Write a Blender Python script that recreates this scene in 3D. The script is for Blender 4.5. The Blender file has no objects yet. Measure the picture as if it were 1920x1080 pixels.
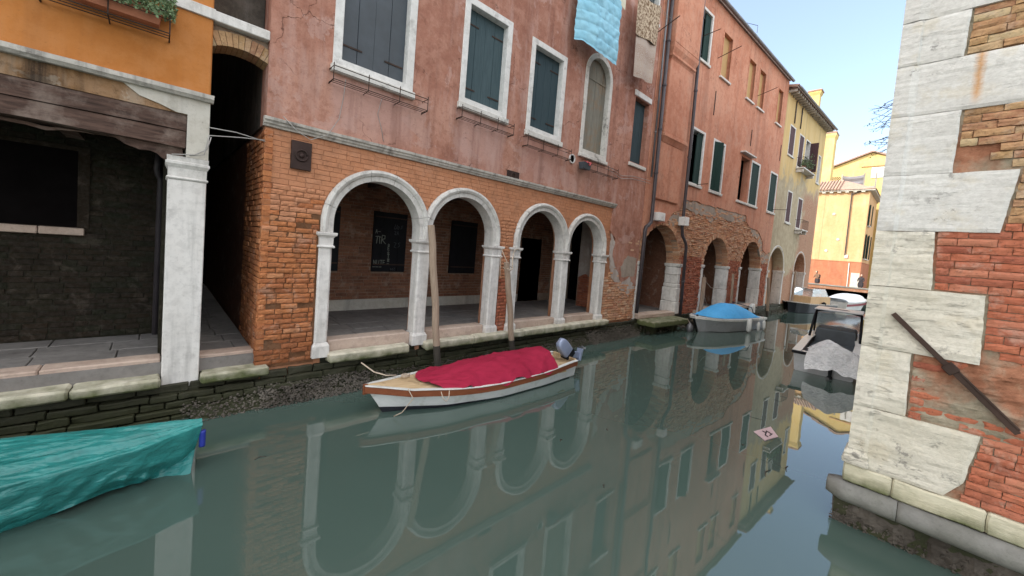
import bpy, bmesh, math, random
from mathutils import Vector, Matrix, noise
from mathutils.geometry import tessellate_polygon

scene = bpy.context.scene
PI = math.pi

# ------------------------------------------------------------------ camera
F_PX, CX, CY = 715.0, 960.0, 501.0          # focal length and optical centre in a 1920 px wide frame
ROLL = math.atan(.0814)
PITCH = math.atan((CY - 463.7) * math.cos(ROLL) / F_PX)
YAW = math.radians(43.1208)
CAM = Vector((0.0, -6.885, 2.72))
_w = Vector((math.sin(YAW) * math.cos(PITCH), math.cos(YAW) * math.cos(PITCH), -math.sin(PITCH)))
_r0 = Vector((math.cos(YAW), -math.sin(YAW), 0)); _u0 = _r0.cross(_w)
_r = _r0 * math.cos(ROLL) + _u0 * math.sin(ROLL); _u = -_r0 * math.sin(ROLL) + _u0 * math.cos(ROLL)
cam_data = bpy.data.cameras.new('camera'); cam = bpy.data.objects.new('camera', cam_data)
scene.collection.objects.link(cam)
cam.matrix_world = Matrix(((_r.x, _u.x, -_w.x, CAM.x), (_r.y, _u.y, -_w.y, CAM.y), (_r.z, _u.z, -_w.z, CAM.z), (0, 0, 0, 1)))
cam_data.sensor_width = 36; cam_data.sensor_fit = 'HORIZONTAL'; cam_data.lens = F_PX / 1920 * 36
cam_data.shift_y = (CY - 540) / 1920
cam_data.clip_start = .05; cam_data.clip_end = 1000
scene.camera = cam

# ------------------------------------------------------------------ sky, sun, exposure
SUN_EL, SUN_AZ = math.radians(31), math.radians(-47)     # azimuth clockwise from +Y
world = bpy.data.worlds.new('World'); scene.world = world; world.use_nodes = True
wn = world.node_tree; wn.nodes.clear()
sky = wn.nodes.new('ShaderNodeTexSky'); sky.sky_type = 'NISHITA'; sky.sun_disc = False
sky.sun_elevation = SUN_EL; sky.sun_rotation = SUN_AZ; sky.air_density = 1.0; sky.dust_density = 1.6; sky.ozone_density = 1.0
tc = wn.nodes.new('ShaderNodeTexCoord'); mp = wn.nodes.new('ShaderNodeMapping'); mp.inputs['Scale'].default_value = (1, 1, 1.5); mp.inputs['Location'].default_value = (17.81, 9.49, 4.03)
nz = wn.nodes.new('ShaderNodeTexNoise'); nz.inputs['Scale'].default_value = 1.1; nz.inputs['Detail'].default_value = 6; nz.inputs['Roughness'].default_value = .55
rp = wn.nodes.new('ShaderNodeValToRGB'); rp.color_ramp.elements[0].position = .40; rp.color_ramp.elements[0].color = (.06, .06, .06, 1)
rp.color_ramp.elements[1].position = .60; rp.color_ramp.elements[1].color = (.85, .85, .85, 1)
veil = wn.nodes.new('ShaderNodeMix'); veil.data_type = 'RGBA'; veil.inputs['B'].default_value = (8.8, 8.8, 8.5, 1)   # bright cloud added, placed mostly out of view to lift the shaded facades
bg = wn.nodes.new('ShaderNodeBackground'); bg.inputs['Strength'].default_value = .12
wo = wn.nodes.new('ShaderNodeOutputWorld')
wn.links.new(tc.outputs['Generated'], mp.inputs['Vector']); wn.links.new(mp.outputs['Vector'], nz.inputs['Vector'])
wn.links.new(nz.outputs['Fac'], rp.inputs['Fac']); wn.links.new(rp.outputs['Color'], veil.inputs['Factor'])
wn.links.new(sky.outputs['Color'], veil.inputs['A']); wn.links.new(veil.outputs['Result'], bg.inputs['Color'])
wn.links.new(bg.outputs['Background'], wo.inputs['Surface'])
sun_data = bpy.data.lights.new('sun', 'SUN'); sun_data.energy = 2.0; sun_data.angle = math.radians(.6); sun_data.color = (1, .93, .82)
sun = bpy.data.objects.new('sun', sun_data); scene.collection.objects.link(sun)
_to = Vector((math.sin(SUN_AZ) * math.cos(SUN_EL), math.cos(SUN_AZ) * math.cos(SUN_EL), math.sin(SUN_EL)))
sun.rotation_euler = _to.to_track_quat('Z', 'Y').to_euler(); sun.location = (0, 0, 30)
vs = scene.view_settings
vs.view_transform = 'Standard'; vs.look = 'None'; vs.gamma = 1; vs.use_curve_mapping = False; vs.exposure = 1.65
scene.cycles.use_denoising = True
scene.cycles.max_bounces = 7; scene.cycles.diffuse_bounces = 4; scene.cycles.glossy_bounces = 4
scene.cycles.transmission_bounces = 4; scene.cycles.transparent_max_bounces = 6

# ------------------------------------------------------------------ helpers
RND = random.Random(11)
COL = scene.collection
W = {}                                   # world matrix of every parent
I4 = Matrix.Identity(4)
def U(a, b): return RND.uniform(a, b)
def link(o, parent=None, M=I4):
    COL.objects.link(o)
    if parent is not None:
        o.parent = parent; o.matrix_parent_inverse = W[parent.name].inverted()
    o.matrix_basis = M; W[o.name] = M.copy()
    return o
def tag(o, label, cat, group=None):
    o['label'] = label; o['category'] = cat
    if group: o['group'] = group
    return o
def thing(name, label, cat, loc=(0, 0, 0), rz=0, group=None):
    o = bpy.data.objects.new(name, None); o.empty_display_size = .2
    link(o, None, Matrix.Translation(loc) @ Matrix.Rotation(rz, 4, 'Z'))
    return tag(o, label, cat, group)
def struct(o): o['kind'] = 'structure'; return o
def stuff(o): o['kind'] = 'stuff'; return o

class MB:
    def __init__(s): s.v = []; s.f = []
    def add(s, vs, fs):
        b = len(s.v); s.v += [tuple(p) for p in vs]; s.f += [tuple(i + b for i in f) for f in fs]; return s
    def hexa(s, p):
        return s.add(p, [(0, 3, 2, 1), (4, 5, 6, 7), (0, 1, 5, 4), (1, 2, 6, 5), (2, 3, 7, 6), (3, 0, 4, 7)])
    def box(s, x0, x1, y0, y1, z0, z1):
        return s.hexa([(x0, y0, z0), (x1, y0, z0), (x1, y1, z0), (x0, y1, z0), (x0, y0, z1), (x1, y0, z1), (x1, y1, z1), (x0, y1, z1)])
    def panel(s, outer, holes, y0, y1, back=True):
        loops = [outer] + holes
        pts = [p for l in loops for p in l]
        tris = tessellate_polygon([[Vector((p[0], p[1], 0)) for p in l] for l in loops])
        n = len(pts)
        vs = [(p[0], y0, p[1]) for p in pts] + [(p[0], y1, p[1]) for p in pts]
        fs = [tuple(t) for t in tris]
        if back: fs += [tuple(i + n for i in reversed(t)) for t in tris]
        b = 0
        for l in loops:
            m = len(l)
            for i in range(m):
                j = (i + 1) % m; fs.append((b + i, b + j, b + j + n, b + i + n))
            b += m
        return s.add(vs, fs)
    def prism(s, poly, z0, z1):                  # poly in (x,y), extruded along z
        n = len(poly); tris = tessellate_polygon([[Vector((p[0], p[1], 0)) for p in poly]])
        vs = [(p[0], p[1], z0) for p in poly] + [(p[0], p[1], z1) for p in poly]
        fs = [tuple(t) for t in tris] + [tuple(i + n for i in reversed(t)) for t in tris]
        fs += [(i, (i + 1) % n, (i + 1) % n + n, i + n) for i in range(n)]
        return s.add(vs, fs)
    def stack(s, x0, x1, y0, y1, prof):          # square section rings (offset, z)
        vs = []
        for o, z in prof: vs += [(x0 - o, y0 - o, z), (x1 + o, y0 - o, z), (x1 + o, y1 + o, z), (x0 - o, y1 + o, z)]
        k = len(prof); fs = [(3, 2, 1, 0), tuple(4 * (k - 1) + i for i in range(4))]
        for r in range(k - 1):
            for i in range(4):
                j = (i + 1) % 4; fs.append((4 * r + i, 4 * r + j, 4 * r + 4 + j, 4 * r + 4 + i))
        return s.add(vs, fs)
    def sweep_x(s, prof, x0, x1, n=1):           # closed profile in (y,z) along x
        k = len(prof); vs = []
        for a in range(n + 1):
            x = x0 + (x1 - x0) * a / n
            vs += [(x, p[0], p[1]) for p in prof]
        fs = [tuple(reversed(range(k))), tuple(n * k + i for i in range(k))]
        for a in range(n):
            for i in range(k):
                j = (i + 1) % k; fs.append((a * k + i, a * k + j, a * k + k + j, a * k + k + i))
        return s.add(vs, fs)
    def loft(s, rings, closed=True, caps=True):
        k = len(rings[0]); vs = [p for r in rings for p in r]; fs = []
        for a in range(len(rings) - 1):
            for i in range(k if closed else k - 1):
                j = (i + 1) % k; fs.append((a * k + i, a * k + j, a * k + k + j, a * k + k + i))
        if caps: fs += [tuple(reversed(range(k))), tuple((len(rings) - 1) * k + i for i in range(k))]
        return s.add(vs, fs)
    def tube(s, pts, r, n=7, caps=True):
        pts = [Vector(p) for p in pts]; rings = []; up = None
        for i, p in enumerate(pts):
            t = (pts[min(i + 1, len(pts) - 1)] - pts[max(i - 1, 0)]).normalized()
            if up is None: up = Vector((0, 0, 1)) if abs(t.z) < .9 else Vector((1, 0, 0))
            a = t.cross(up).normalized(); up = a.cross(t).normalized()
            rr = r[i] if isinstance(r, (list, tuple)) else r
            rings.append([p + (a * math.cos(2 * PI * k / n) + up * math.sin(2 * PI * k / n)) * rr for k in range(n)])
        return s.loft(rings, True, caps)
    def lathe(s, prof, n=12, c=(0, 0, 0)):
        return s.loft([[(c[0] + r * math.cos(2 * PI * k / n), c[1] + r * math.sin(2 * PI * k / n), c[2] + z) for k in range(n)] for r, z in prof])
    def grid(s, fn, nu, nv):
        vs = [fn(i / nu, j / nv) for j in range(nv + 1) for i in range(nu + 1)]
        fs = [(j * (nu + 1) + i, j * (nu + 1) + i + 1, (j + 1) * (nu + 1) + i + 1, (j + 1) * (nu + 1) + i) for j in range(nv) for i in range(nu)]
        return s.add(vs, fs)
    def mesh(s, name, mat=None, bevel=0, smooth=False, sub=0, rough=0, rscale=4.0, recalc=True):
        me = bpy.data.meshes.new(name); me.from_pydata(s.v, [], s.f)
        if recalc or bevel or sub:
            bm = bmesh.new(); bm.from_mesh(me)
            if recalc: bmesh.ops.recalc_face_normals(bm, faces=bm.faces)
            if bevel:
                es = [e for e in bm.edges if len(e.link_faces) == 2 and e.calc_face_angle(0) > .5]
                bmesh.ops.bevel(bm, geom=es, offset=bevel, segments=1, affect='EDGES', clamp_overlap=True)
            if sub: bmesh.ops.subdivide_edges(bm, edges=bm.edges[:], cuts=sub, use_grid_fill=True)
            if rough:
                bm.normal_update()
                for v in bm.verts:
                    d = noise.noise_vector(v.co * rscale) + .5 * noise.noise_vector(v.co * rscale * 2.7)
                    v.co += d * rough
            bm.to_mesh(me); bm.free()
        if mat: me.materials.append(mat)
        if smooth: me.polygons.foreach_set('use_smooth', [True] * len(me.polygons))
        return me
    def build(s, name, mat, parent=None, M=I4, **k):
        return link(bpy.data.objects.new(name, s.mesh(name, mat, **k)), parent, M)

def inst(me, name, parent, M): return link(bpy.data.objects.new(name, me), parent, M)
def arc_loop(c, r, zc, zb, n=20):               # arch opening, bottom left round to bottom right
    return [(c - r, zb)] + [(c - r * math.cos(PI * i / n), zc + r * math.sin(PI * i / n)) for i in range(n + 1)] + [(c + r, zb)]
def rect(a, b, c, d): return [(a, c), (b, c), (b, d), (a, d)]
def wavy(pts, amp, step=.12, seed=0, closed=False):      # ragged version of a polyline
    out = []; q = pts + ([pts[0]] if closed else [])
    for a, b in zip(q, q[1:]):
        L = math.hypot(b[0] - a[0], b[1] - a[1]); n = max(1, int(L / step))
        for i in range(n):
            t = i / n; x = a[0] + (b[0] - a[0]) * t; z = a[1] + (b[1] - a[1]) * t
            d = noise.noise_vector(Vector((x * 3.1 + seed, z * 3.1, seed * 1.7))) * amp + noise.noise_vector(Vector((x * 11 + seed, z * 11, 3))) * amp * .5
            out.append((x + d.x, z + d.y))
    if not closed: out.append(q[-1])
    return out
# ------------------------------------------------------------------ materials
class NT:
    def __init__(s, name):
        s.m = bpy.data.materials.new(name); s.m.use_nodes = True; s.t = s.m.node_tree; s.n = s.t.nodes
        s.b = s.n['Principled BSDF']; s.geo = s.n.new('ShaderNodeNewGeometry')
    def set(s, sock, v):
        if isinstance(v, bpy.types.NodeSocket): s.t.links.new(v, sock)
        else: sock.default_value = (*v, 1) if isinstance(v, (tuple, list)) and len(v) == 3 and sock.type == 'RGBA' else v
    def pos(s, sc=(1, 1, 1), src=None):
        m = s.n.new('ShaderNodeMapping'); s.t.links.new(src or s.geo.outputs['Position'], m.inputs['Vector'])
        m.inputs['Scale'].default_value = sc if isinstance(sc, tuple) else (sc, sc, sc); return m.outputs['Vector']
    def noise(s, scale, detail=4, rough=.55, vec=None, dist=0):
        k = s.n.new('ShaderNodeTexNoise'); s.set(k.inputs['Vector'], vec or s.geo.outputs['Position'])
        k.inputs['Scale'].default_value = scale; k.inputs['Detail'].default_value = detail; k.inputs['Roughness'].default_value = rough
        k.inputs['Distortion'].default_value = dist; return k.outputs['Fac']
    def ramp(s, fac, stops, interp='LINEAR'):
        k = s.n.new('ShaderNodeValToRGB'); s.set(k.inputs['Fac'], fac); e = k.color_ramp.elements; k.color_ramp.interpolation = interp
        while len(e) < len(stops): e.new(.5)
        for x, (p, c) in zip(e, stops):
            x.position = p; c = (c, c, c) if isinstance(c, (int, float)) else c; x.color = (*c, 1)
        return k.outputs['Color']
    def mix(s, fac, a, b, mode='MIX'):
        k = s.n.new('ShaderNodeMix'); k.data_type = 'RGBA'; k.blend_type = mode
        s.set(k.inputs['Factor'], fac); s.set(k.inputs['A'], a); s.set(k.inputs['B'], b); return k.outputs['Result']
    def math(s, op, a, b=0, clamp=False):
        k = s.n.new('ShaderNodeMath'); k.operation = op; k.use_clamp = clamp; s.set(k.inputs[0], a); s.set(k.inputs[1], b); return k.outputs[0]
    def z(s):
        k = s.n.new('ShaderNodeSeparateXYZ'); s.t.links.new(s.geo.outputs['Position'], k.inputs[0]); return k.outputs['Z']
    def xyz(s):
        k = s.n.new('ShaderNodeSeparateXYZ'); s.t.links.new(s.geo.outputs['Position'], k.inputs[0]); return k.outputs
    def mapr(s, v, a, b, c=0, d=1):
        k = s.n.new('ShaderNodeMapRange'); s.set(k.inputs['Value'], v)
        for i, x in zip(('From Min', 'From Max', 'To Min', 'To Max'), (a, b, c, d)): k.inputs[i].default_value = x
        return k.outputs['Result']
    def rnd(s):
        o = s.n.new('ShaderNodeObjectInfo')
        return s.math('FRACT', s.math('ADD', o.outputs['Random'], s.geo.outputs['Random Per Island']))
    def bump(s, h, strength=.4, dist=.02, nrm=None):
        k = s.n.new('ShaderNodeBump'); s.set(k.inputs['Height'], h); k.inputs['Strength'].default_value = strength; k.inputs['Distance'].default_value = dist
        if nrm: s.set(k.inputs['Normal'], nrm)
        return k.outputs['Normal']
    def done(s, col, rough=.8, nrm=None, metal=0, spec=.12):
        s.set(s.b.inputs['Base Color'], col); s.set(s.b.inputs['Roughness'], rough); s.b.inputs['Metallic'].default_value = metal
        s.b.inputs['Specular IOR Level'].default_value = spec
        if nrm: s.set(s.b.inputs['Normal'], nrm)
        return s.m

def algae(k, col, lo, hi, amt=1.0, green=(.075, .095, .02)):
    """tide growth: green film below a wandering line"""
    n = k.noise(5, 5); zz = k.math('ADD', k.z(), k.math('MULTIPLY', k.math('SUBTRACT', n, .5), .32))
    f = k.math('MULTIPLY', k.mapr(zz, hi, lo), amt, True)
    return k.mix(f, col, k.mix(k.noise(14, 4), green, (green[0] * .45, green[1] * .45, green[2] * .6)))

def plaster(name, a, b, c, salt=.25, saltcol=(.5, .36, .32), streak=.35, bump=.35, dark=(.12, .06, .05), peel=.0, cracks=.0, boxes=(), rough=.9):
    k = NT(name)
    n1 = k.noise(.55, 7, .62, dist=.7); n2 = k.noise(3.4, 8, .66); st = k.noise(1.0, 7, .66, k.pos((2.6, 2.6, .16)))
    col = k.ramp(n1, [(.36, a), (.5, b), (.62, c)])
    col = k.mix(k.ramp(n2, [(.44, 0), (.58, .55)]), col, c)
    col = k.mix(k.ramp(k.noise(7, 8, .7), [(.49, 0), (.6, .5)]), col, a)
    if peel:
        e = k.noise(1.15, 10, .66, dist=.4)
        col = k.mix(k.ramp(e, [(.565, 0), (.58, peel)]), col, saltcol)
        col = k.mix(k.ramp(k.noise(2.3, 10, .68, dist=.3), [(.60, 0), (.615, peel)]), col, tuple(x * .82 for x in a))
    for x0, x1, z0, z1, cc, am in boxes:      # washed patches left below the sills
        q = k.xyz(); w = k.math('MULTIPLY', k.math('SUBTRACT', k.noise(1.6, 6, .6), .5), .5)
        xs = k.math('ADD', q['X'], w); zs = k.math('ADD', q['Z'], w)
        f = k.math('MULTIPLY', k.math('MULTIPLY', k.mapr(xs, x0 - .06, x0 + .06), k.mapr(xs, x1 + .06, x1 - .06)), k.math('MULTIPLY', k.mapr(zs, z0 - .3, z0 + .3), k.mapr(zs, z1 + .05, z1 - .05)))
        col = k.mix(k.math('MULTIPLY', f, am, True), col, cc)
    col = k.mix(k.math('MULTIPLY', k.ramp(st, [(.5, 0), (.66, 1)]), streak), col, dark)
    st2 = k.noise(1.7, 6, .64, k.pos((1.5, 1.5, .3)))
    col = k.mix(k.math('MULTIPLY', k.ramp(st2, [(.52, 0), (.68, 1)]), salt), col, saltcol)
    col = k.mix(k.ramp(k.noise(30, 4, .7), [(.58, 0), (.7, .4)]), col, dark)
    col = k.mix(k.ramp(k.noise(55, 3, .7), [(.58, 0), (.7, .3)]), col, c)
    h = k.math('ADD', k.math('MULTIPLY', n2, .8), k.math('MULTIPLY', k.noise(38, 5, .7), .45))
    if cracks:
        v = k.n.new('ShaderNodeTexVoronoi'); v.feature = 'DISTANCE_TO_EDGE'; v.inputs['Scale'].default_value = .75
        wv = k.n.new('ShaderNodeVectorMath'); wv.operation = 'ADD'; nn = k.n.new('ShaderNodeTexNoise'); nn.inputs['Scale'].default_value = 2.2; nn.inputs['Detail'].default_value = 7
        k.t.links.new(k.geo.outputs['Position'], nn.inputs['Vector']); k.t.links.new(k.geo.outputs['Position'], wv.inputs[0]); k.t.links.new(nn.outputs['Color'], wv.inputs[1]); k.t.links.new(wv.outputs[0], v.inputs['Vector'])
        m = k.math('MULTIPLY', k.ramp(v.outputs['Distance'], [(.0, 1), (.007, 0)]), k.ramp(k.noise(.9, 3), [(.5, 0), (.56, cracks)]))
        col = k.mix(m, col, tuple(x * .5 for x in dark)); h = k.math('SUBTRACT', h, m)
    return k.done(col, rough, k.bump(h, bump, .025))

def brickm(name, cols, wash=None, washamt=.0, salt=.35, dirt=(.05, .035, .03), dirtamt=.35, bump=.6, low=None):
    k = NT(name); r = k.rnd()
    n = len(cols); col = k.ramp(r, [(i / max(1, n - 1), c) for i, c in enumerate(cols)])
    n1 = k.noise(16, 6, .65); n2 = k.noise(2.2, 5, .6)
    col = k.mix(k.ramp(n1, [(.4, 0), (.75, .5)]), col, tuple(min(1, x * 1.5 + .03) for x in cols[0]))
    col = k.mix(k.math('MULTIPLY', k.ramp(k.noise(3.3, 8, .7, dist=.4), [(.55, 0), (.63, 1)]), salt), col, (.46, .36, .29))
    col = k.mix(k.ramp(k.noise(38, 4, .7), [(.56, 0), (.68, .5)]), col, dirt)
    if wash: col = k.mix(k.math('MULTIPLY', k.ramp(n2, [(.25, 1), (.75, .35)]), washamt), col, wash)
    col = k.mix(k.math('MULTIPLY', k.ramp(k.noise(5, 6, .65), [(.5, 0), (.72, 1)]), dirtamt), col, dirt)
    if low: col = algae(k, col, *low)
    h = k.math('ADD', k.math('MULTIPLY', n1, .6), k.math('MULTIPLY', k.noise(60, 3), .4))
    return k.done(col, .92, k.bump(h, bump, .012))

def stonem(name, a, b, crust=(.09, .085, .08), crustamt=.5, grain=(1, 1, 1), bump=.4, low=None, rough=.75, streak=0, rust=None):
    k = NT(name); v = k.pos(grain)
    n1 = k.noise(1.3, 7, .6); n2 = k.noise(9, 7, .62, v)
    col = k.mix(k.ramp(n1, [(.32, 0), (.68, 1)]), a, b)
    col = k.mix(k.math('MULTIPLY', k.ramp(n2, [(.46, 0), (.62, 1)]), .28), col, tuple(x * .6 for x in a)); col = k.mix(k.ramp(k.noise(30, 5, .7, v), [(.56, 0), (.7, .35)]), col, tuple(x * .45 for x in a))
    col = k.mix(k.math('MULTIPLY', k.ramp(k.noise(3.1, 8, .7), [(.56, 0), (.68, 1)]), crustamt), col, crust)
    if streak: col = k.mix(k.math('MULTIPLY', k.ramp(k.noise(1, 5, .6, k.pos((9, 9, .7))), [(.5, 0), (.7, 1)]), streak), col, crust)
    if rust:
        x = k.xyz(); d = k.math('ABSOLUTE', k.math('SUBTRACT', k.math('ADD', x['Y'], k.math('MULTIPLY', k.math('SUBTRACT', n2, .5), .05)), rust[0]))
        f = k.math('MULTIPLY', k.mapr(d, .045, .0), k.math('MULTIPLY', k.mapr(x['Z'], rust[1], rust[1] + .12), k.mapr(x['Z'], rust[2] + .05, rust[2])), True)
        col = k.mix(k.math('MULTIPLY', f, .8, True), col, (.48, .22, .05))
    if low: col = algae(k, col, *low)
    h = k.math('ADD', n2, k.math('MULTIPLY', k.noise(45, 4, .6, v), .4))
    return k.done(col, rough, k.bump(h, bump, .015))

def quoinm(name, a, b, rust=None, strata=.5, bump=.6):
    """bedded limestone: even tone, fine pits, thin broken bedding lines, soot patches"""
    k = NT(name); nf = k.noise(24, 7, .72); n1 = k.noise(1.1, 4, .5)
    col = k.mix(k.ramp(n1, [(.35, 0), (.65, 1)]), a, b)
    col = k.mix(k.ramp(nf, [(.42, 0), (.66, .45)]), col, tuple(x * .72 for x in a))
    sN = k.noise(1.6, 7, .62, k.pos((1, .45, 4.5)), dist=.25)
    line = k.math('MULTIPLY', k.ramp(k.math('ABSOLUTE', k.math('SUBTRACT', sN, .5)), [(.0, 1), (.009, 0)]), k.ramp(k.noise(3.4, 6, .65), [(.5, 0), (.6, 1)]))
    col = k.mix(k.math('MULTIPLY', line, strata), col, tuple(x * .35 for x in a))
    col = k.mix(k.math('MULTIPLY', k.ramp(k.noise(7, 9, .75), [(.56, 0), (.62, .7)]), k.ramp(k.noise(1.4, 3), [(.5, 0), (.62, 1)])), col, (.16, .15, .14))
    col = k.mix(k.ramp(k.noise(3.2, 7, .65), [(.54, 0), (.64, .3)]), col, (.52, .44, .30))
    if rust:
        x = k.xyz(); d = k.math('ABSOLUTE', k.math('SUBTRACT', k.math('ADD', x['Y'], k.math('MULTIPLY', k.math('SUBTRACT', nf, .5), .06)), rust[0]))
        f = k.math('MULTIPLY', k.mapr(d, .045, .0), k.math('MULTIPLY', k.mapr(x['Z'], rust[1], rust[1] + .12), k.mapr(x['Z'], rust[2] + .05, rust[2])), True)
        col = k.mix(k.math('MULTIPLY', f, .8, True), col, (.48, .22, .05))
    h = k.math('SUBTRACT', k.math('ADD', k.math('MULTIPLY', sN, .9), k.math('MULTIPLY', nf, .5)), k.math('MULTIPLY', line, .5))
    return k.done(col, .85, k.bump(h, bump, .03))

def woodm(name, a, b, grain=(14, 14, 1.2), bump=.35, rough=.75, dirt=None, low=None):
    k = NT(name); o = k.n.new('ShaderNodeObjectInfo'); v = k.pos(grain)
    n1 = k.noise(2.2, 7, .6, v, dist=.4)
    col = k.ramp(n1, [(.3, a), (.7, b)])
    col = k.mix(.25, col, k.mix(k.rnd(), a, b))
    if dirt: col = k.mix(k.ramp(k.noise(2.6, 7, .66), [(.5, 0), (.66, .85)]), col, dirt)
    if low: col = algae(k, col, *low)
    return k.done(col, rough, k.bump(n1, bump, .01))

def paint(name, c, rough=.5, var=.12, metal=0, bump=.1, spec=.4, dirt=None, scale=3.0):
    k = NT(name); n = k.noise(scale, 7, .62)
    col = k.mix(k.ramp(n, [(.35, 0), (.7, 1)]), tuple(x * (1 - var) for x in c), tuple(min(1, x * (1 + var)) for x in c))
    if dirt: col = k.mix(k.ramp(k.noise(4.2, 8, .68), [(.52, 0), (.72, .7)]), col, dirt)
    return k.done(col, rough, k.bump(k.noise(40, 3), bump, .004), metal, spec)

def clothm(name, c, c2, rough=.55, wr=.5, sc=6, spec=.3, crumple=0):
    k = NT(name); n = k.noise(sc, 8, .62, dist=.8); n2 = k.noise(1.6, 5)
    col = k.mix(k.ramp(n2, [(.35, 0), (.7, 1)]), c, c2)
    col = k.mix(k.ramp(k.noise(9, 7, .7), [(.5, 0), (.68, .35)]), col, tuple(x * .6 for x in c))
    h = k.math('MULTIPLY', n, .5)
    if crumple:
        for s_, w_ in ((3.2, 1.0), (7.5, .55), (17, .25)):
            h = k.math('ADD', h, k.math('MULTIPLY', k.math('ABSOLUTE', k.math('SUBTRACT', k.noise(s_, 2, .5, k.pos((.55, 1.5, 1.5)), dist=.5), .5)), crumple * w_ * 3))
    return k.done(col, rough, k.bump(h, wr, .04), 0, spec)

M = {}
M['pink'] = plaster('pink_plaster', (.27, .118, .082), (.37, .172, .122), (.46, .245, .182), salt=.6, saltcol=(.50, .33, .285), streak=.5, bump=.6, dark=(.16, .072, .055), peel=.45, cracks=.8, boxes=[(2.05, 3.5, 4.5, 5.35, (.47, .29, .25), .65), (4.55, 5.85, 4.5, 5.5, (.48, .30, .26), .6), (6.5, 7.9, 4.5, 5.5, (.44, .25, .21), .5), (8.7, 10.1, 4.6, 5.45, (.40, .23, .18), .55)])
M['red'] = plaster('terracotta_plaster', (.42, .17, .105), (.50, .22, .14), (.55, .275, .185), salt=.3, saltcol=(.5, .30, .22), streak=.34, bump=.5, dark=(.2, .085, .06), peel=.3, cracks=.6)
M['orange'] = plaster('orange_plaster', (.41, .15, .038), (.47, .18, .05), (.50, .21, .072), salt=.15, saltcol=(.5, .24, .11), streak=.25, bump=.2, dark=(.24, .10, .04))
M['ochre'] = plaster('ochre_band', (.14, .075, .035), (.24, .13, .06), (.32, .2, .12), salt=.5, saltcol=(.42, .36, .29), streak=.85, bump=.6, dark=(.03, .022, .018), peel=.5)
M['cream'] = plaster('cream_plaster', (.42, .38, .32), (.50, .46, .40), (.55, .52, .46), salt=.3, saltcol=(.6, .58, .55), streak=.35, bump=.3, dark=(.1, .09, .08))
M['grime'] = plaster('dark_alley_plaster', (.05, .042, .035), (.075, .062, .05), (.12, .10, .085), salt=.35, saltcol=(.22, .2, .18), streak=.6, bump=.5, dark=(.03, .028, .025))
M['ceil'] = plaster('arcade_ceiling', (.25, .21, .18), (.32, .27, .24), (.4, .35, .32), salt=.3, saltcol=(.42, .4, .38), streak=.2, bump=.2, dark=(.08, .06, .05))
M['patch'] = plaster('old_white_render', (.36, .29, .25), (.44, .37, .33), (.5, .45, .42), salt=.4, saltcol=(.58, .55, .53), streak=.4, bump=.8, dark=(.16, .1, .08))
M['greyrender'] = plaster('grey_render', (.27, .21, .17), (.33, .27, .22), (.38, .32, .27), salt=.3, saltcol=(.42, .38, .34), streak=.4, bump=.9, dark=(.14, .1, .08))
M['peach'] = plaster('peach_plaster', (.50, .30, .15), (.55, .335, .17), (.58, .37, .2), salt=.25, saltcol=(.7, .5, .35), streak=.2, bump=.2, dark=(.4, .22, .12))
M['redbase'] = plaster('red_base_plaster', (.34, .13, .075), (.38, .155, .085), (.41, .18, .105), salt=.2, saltcol=(.5, .3, .2), streak=.3, bump=.3, dark=(.2, .08, .05))
M['sunny'] = plaster('yellow_plaster', (.56, .41, .16), (.60, .45, .18), (.62, .48, .22), salt=.2, saltcol=(.7, .6, .4), streak=.15, bump=.2, dark=(.45, .3, .1))
M['mortar'] = plaster('mortar', (.21, .14, .10), (.27, .19, .14), (.34, .26, .2), salt=.3, saltcol=(.32, .27, .23), streak=.2, bump=.9, dark=(.06, .045, .04))
M['mortar_orange'] = plaster('painted_mortar', (.28, .125, .065), (.36, .165, .09), (.42, .21, .13), salt=.3, saltcol=(.4, .24, .16), streak=.2, bump=.9, dark=(.1, .05, .03))
M['brick_pier'] = brickm('orange_brick', [(.40, .15, .06), (.30, .10, .04), (.45, .18, .075), (.24, .08, .04), (.37, .125, .05), (.48, .23, .12)], wash=(.42, .165, .065), washamt=.4, dirtamt=.45, low=(.35, 1.15, .75, (.16, .055, .025)))
M['brick_upper'] = brickm('washed_brick', [(.46, .20, .10), (.41, .17, .085), (.50, .235, .13)], wash=(.46, .215, .12), washamt=.7, dirtamt=.3, salt=.16, bump=.3)
M['brick_red'] = brickm('red_brick', [(.33, .10, .055), (.39, .135, .075), (.26, .08, .05), (.43, .18, .11)], dirtamt=.3)
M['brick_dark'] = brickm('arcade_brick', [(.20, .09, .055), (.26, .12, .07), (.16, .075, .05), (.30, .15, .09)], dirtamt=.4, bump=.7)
M['brick_worn'] = brickm('worn_brick', [(.50, .27, .15), (.44, .20, .11), (.54, .33, .21), (.36, .15, .09), (.58, .40, .28)], dirtamt=.2, bump=.9)
M['brick_tan'] = brickm('tan_brick', [(.38, .24, .12), (.32, .17, .09), (.44, .29, .15), (.30, .13, .075), (.42, .33, .2)], dirtamt=.3, bump=.9)
M['brick_black'] = brickm('shade_black_brick', [(.017, .012, .008), (.024, .016, .010), (.014, .015, .008)], dirt=(.008, .007, .005), dirtamt=.5, salt=.06, bump=.8)  # deep porch shade put into the brick colour, near black all over
M['istrian'] = stonem('white_stone', (.60, .565, .53), (.72, .69, .66), crustamt=.28, bump=.35, streak=.3)
M['arch_stone'] = stonem('weathered_white_stone', (.52, .49, .455), (.69, .665, .63), crust=(.13, .12, .11), crustamt=.55, bump=.5, streak=.25)
M['cornice'] = stonem('grey_cornice_stone', (.40, .37, .33), (.55, .51, .46), crust=(.07, .06, .055), crustamt=.7, bump=.6, streak=.5)
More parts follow.
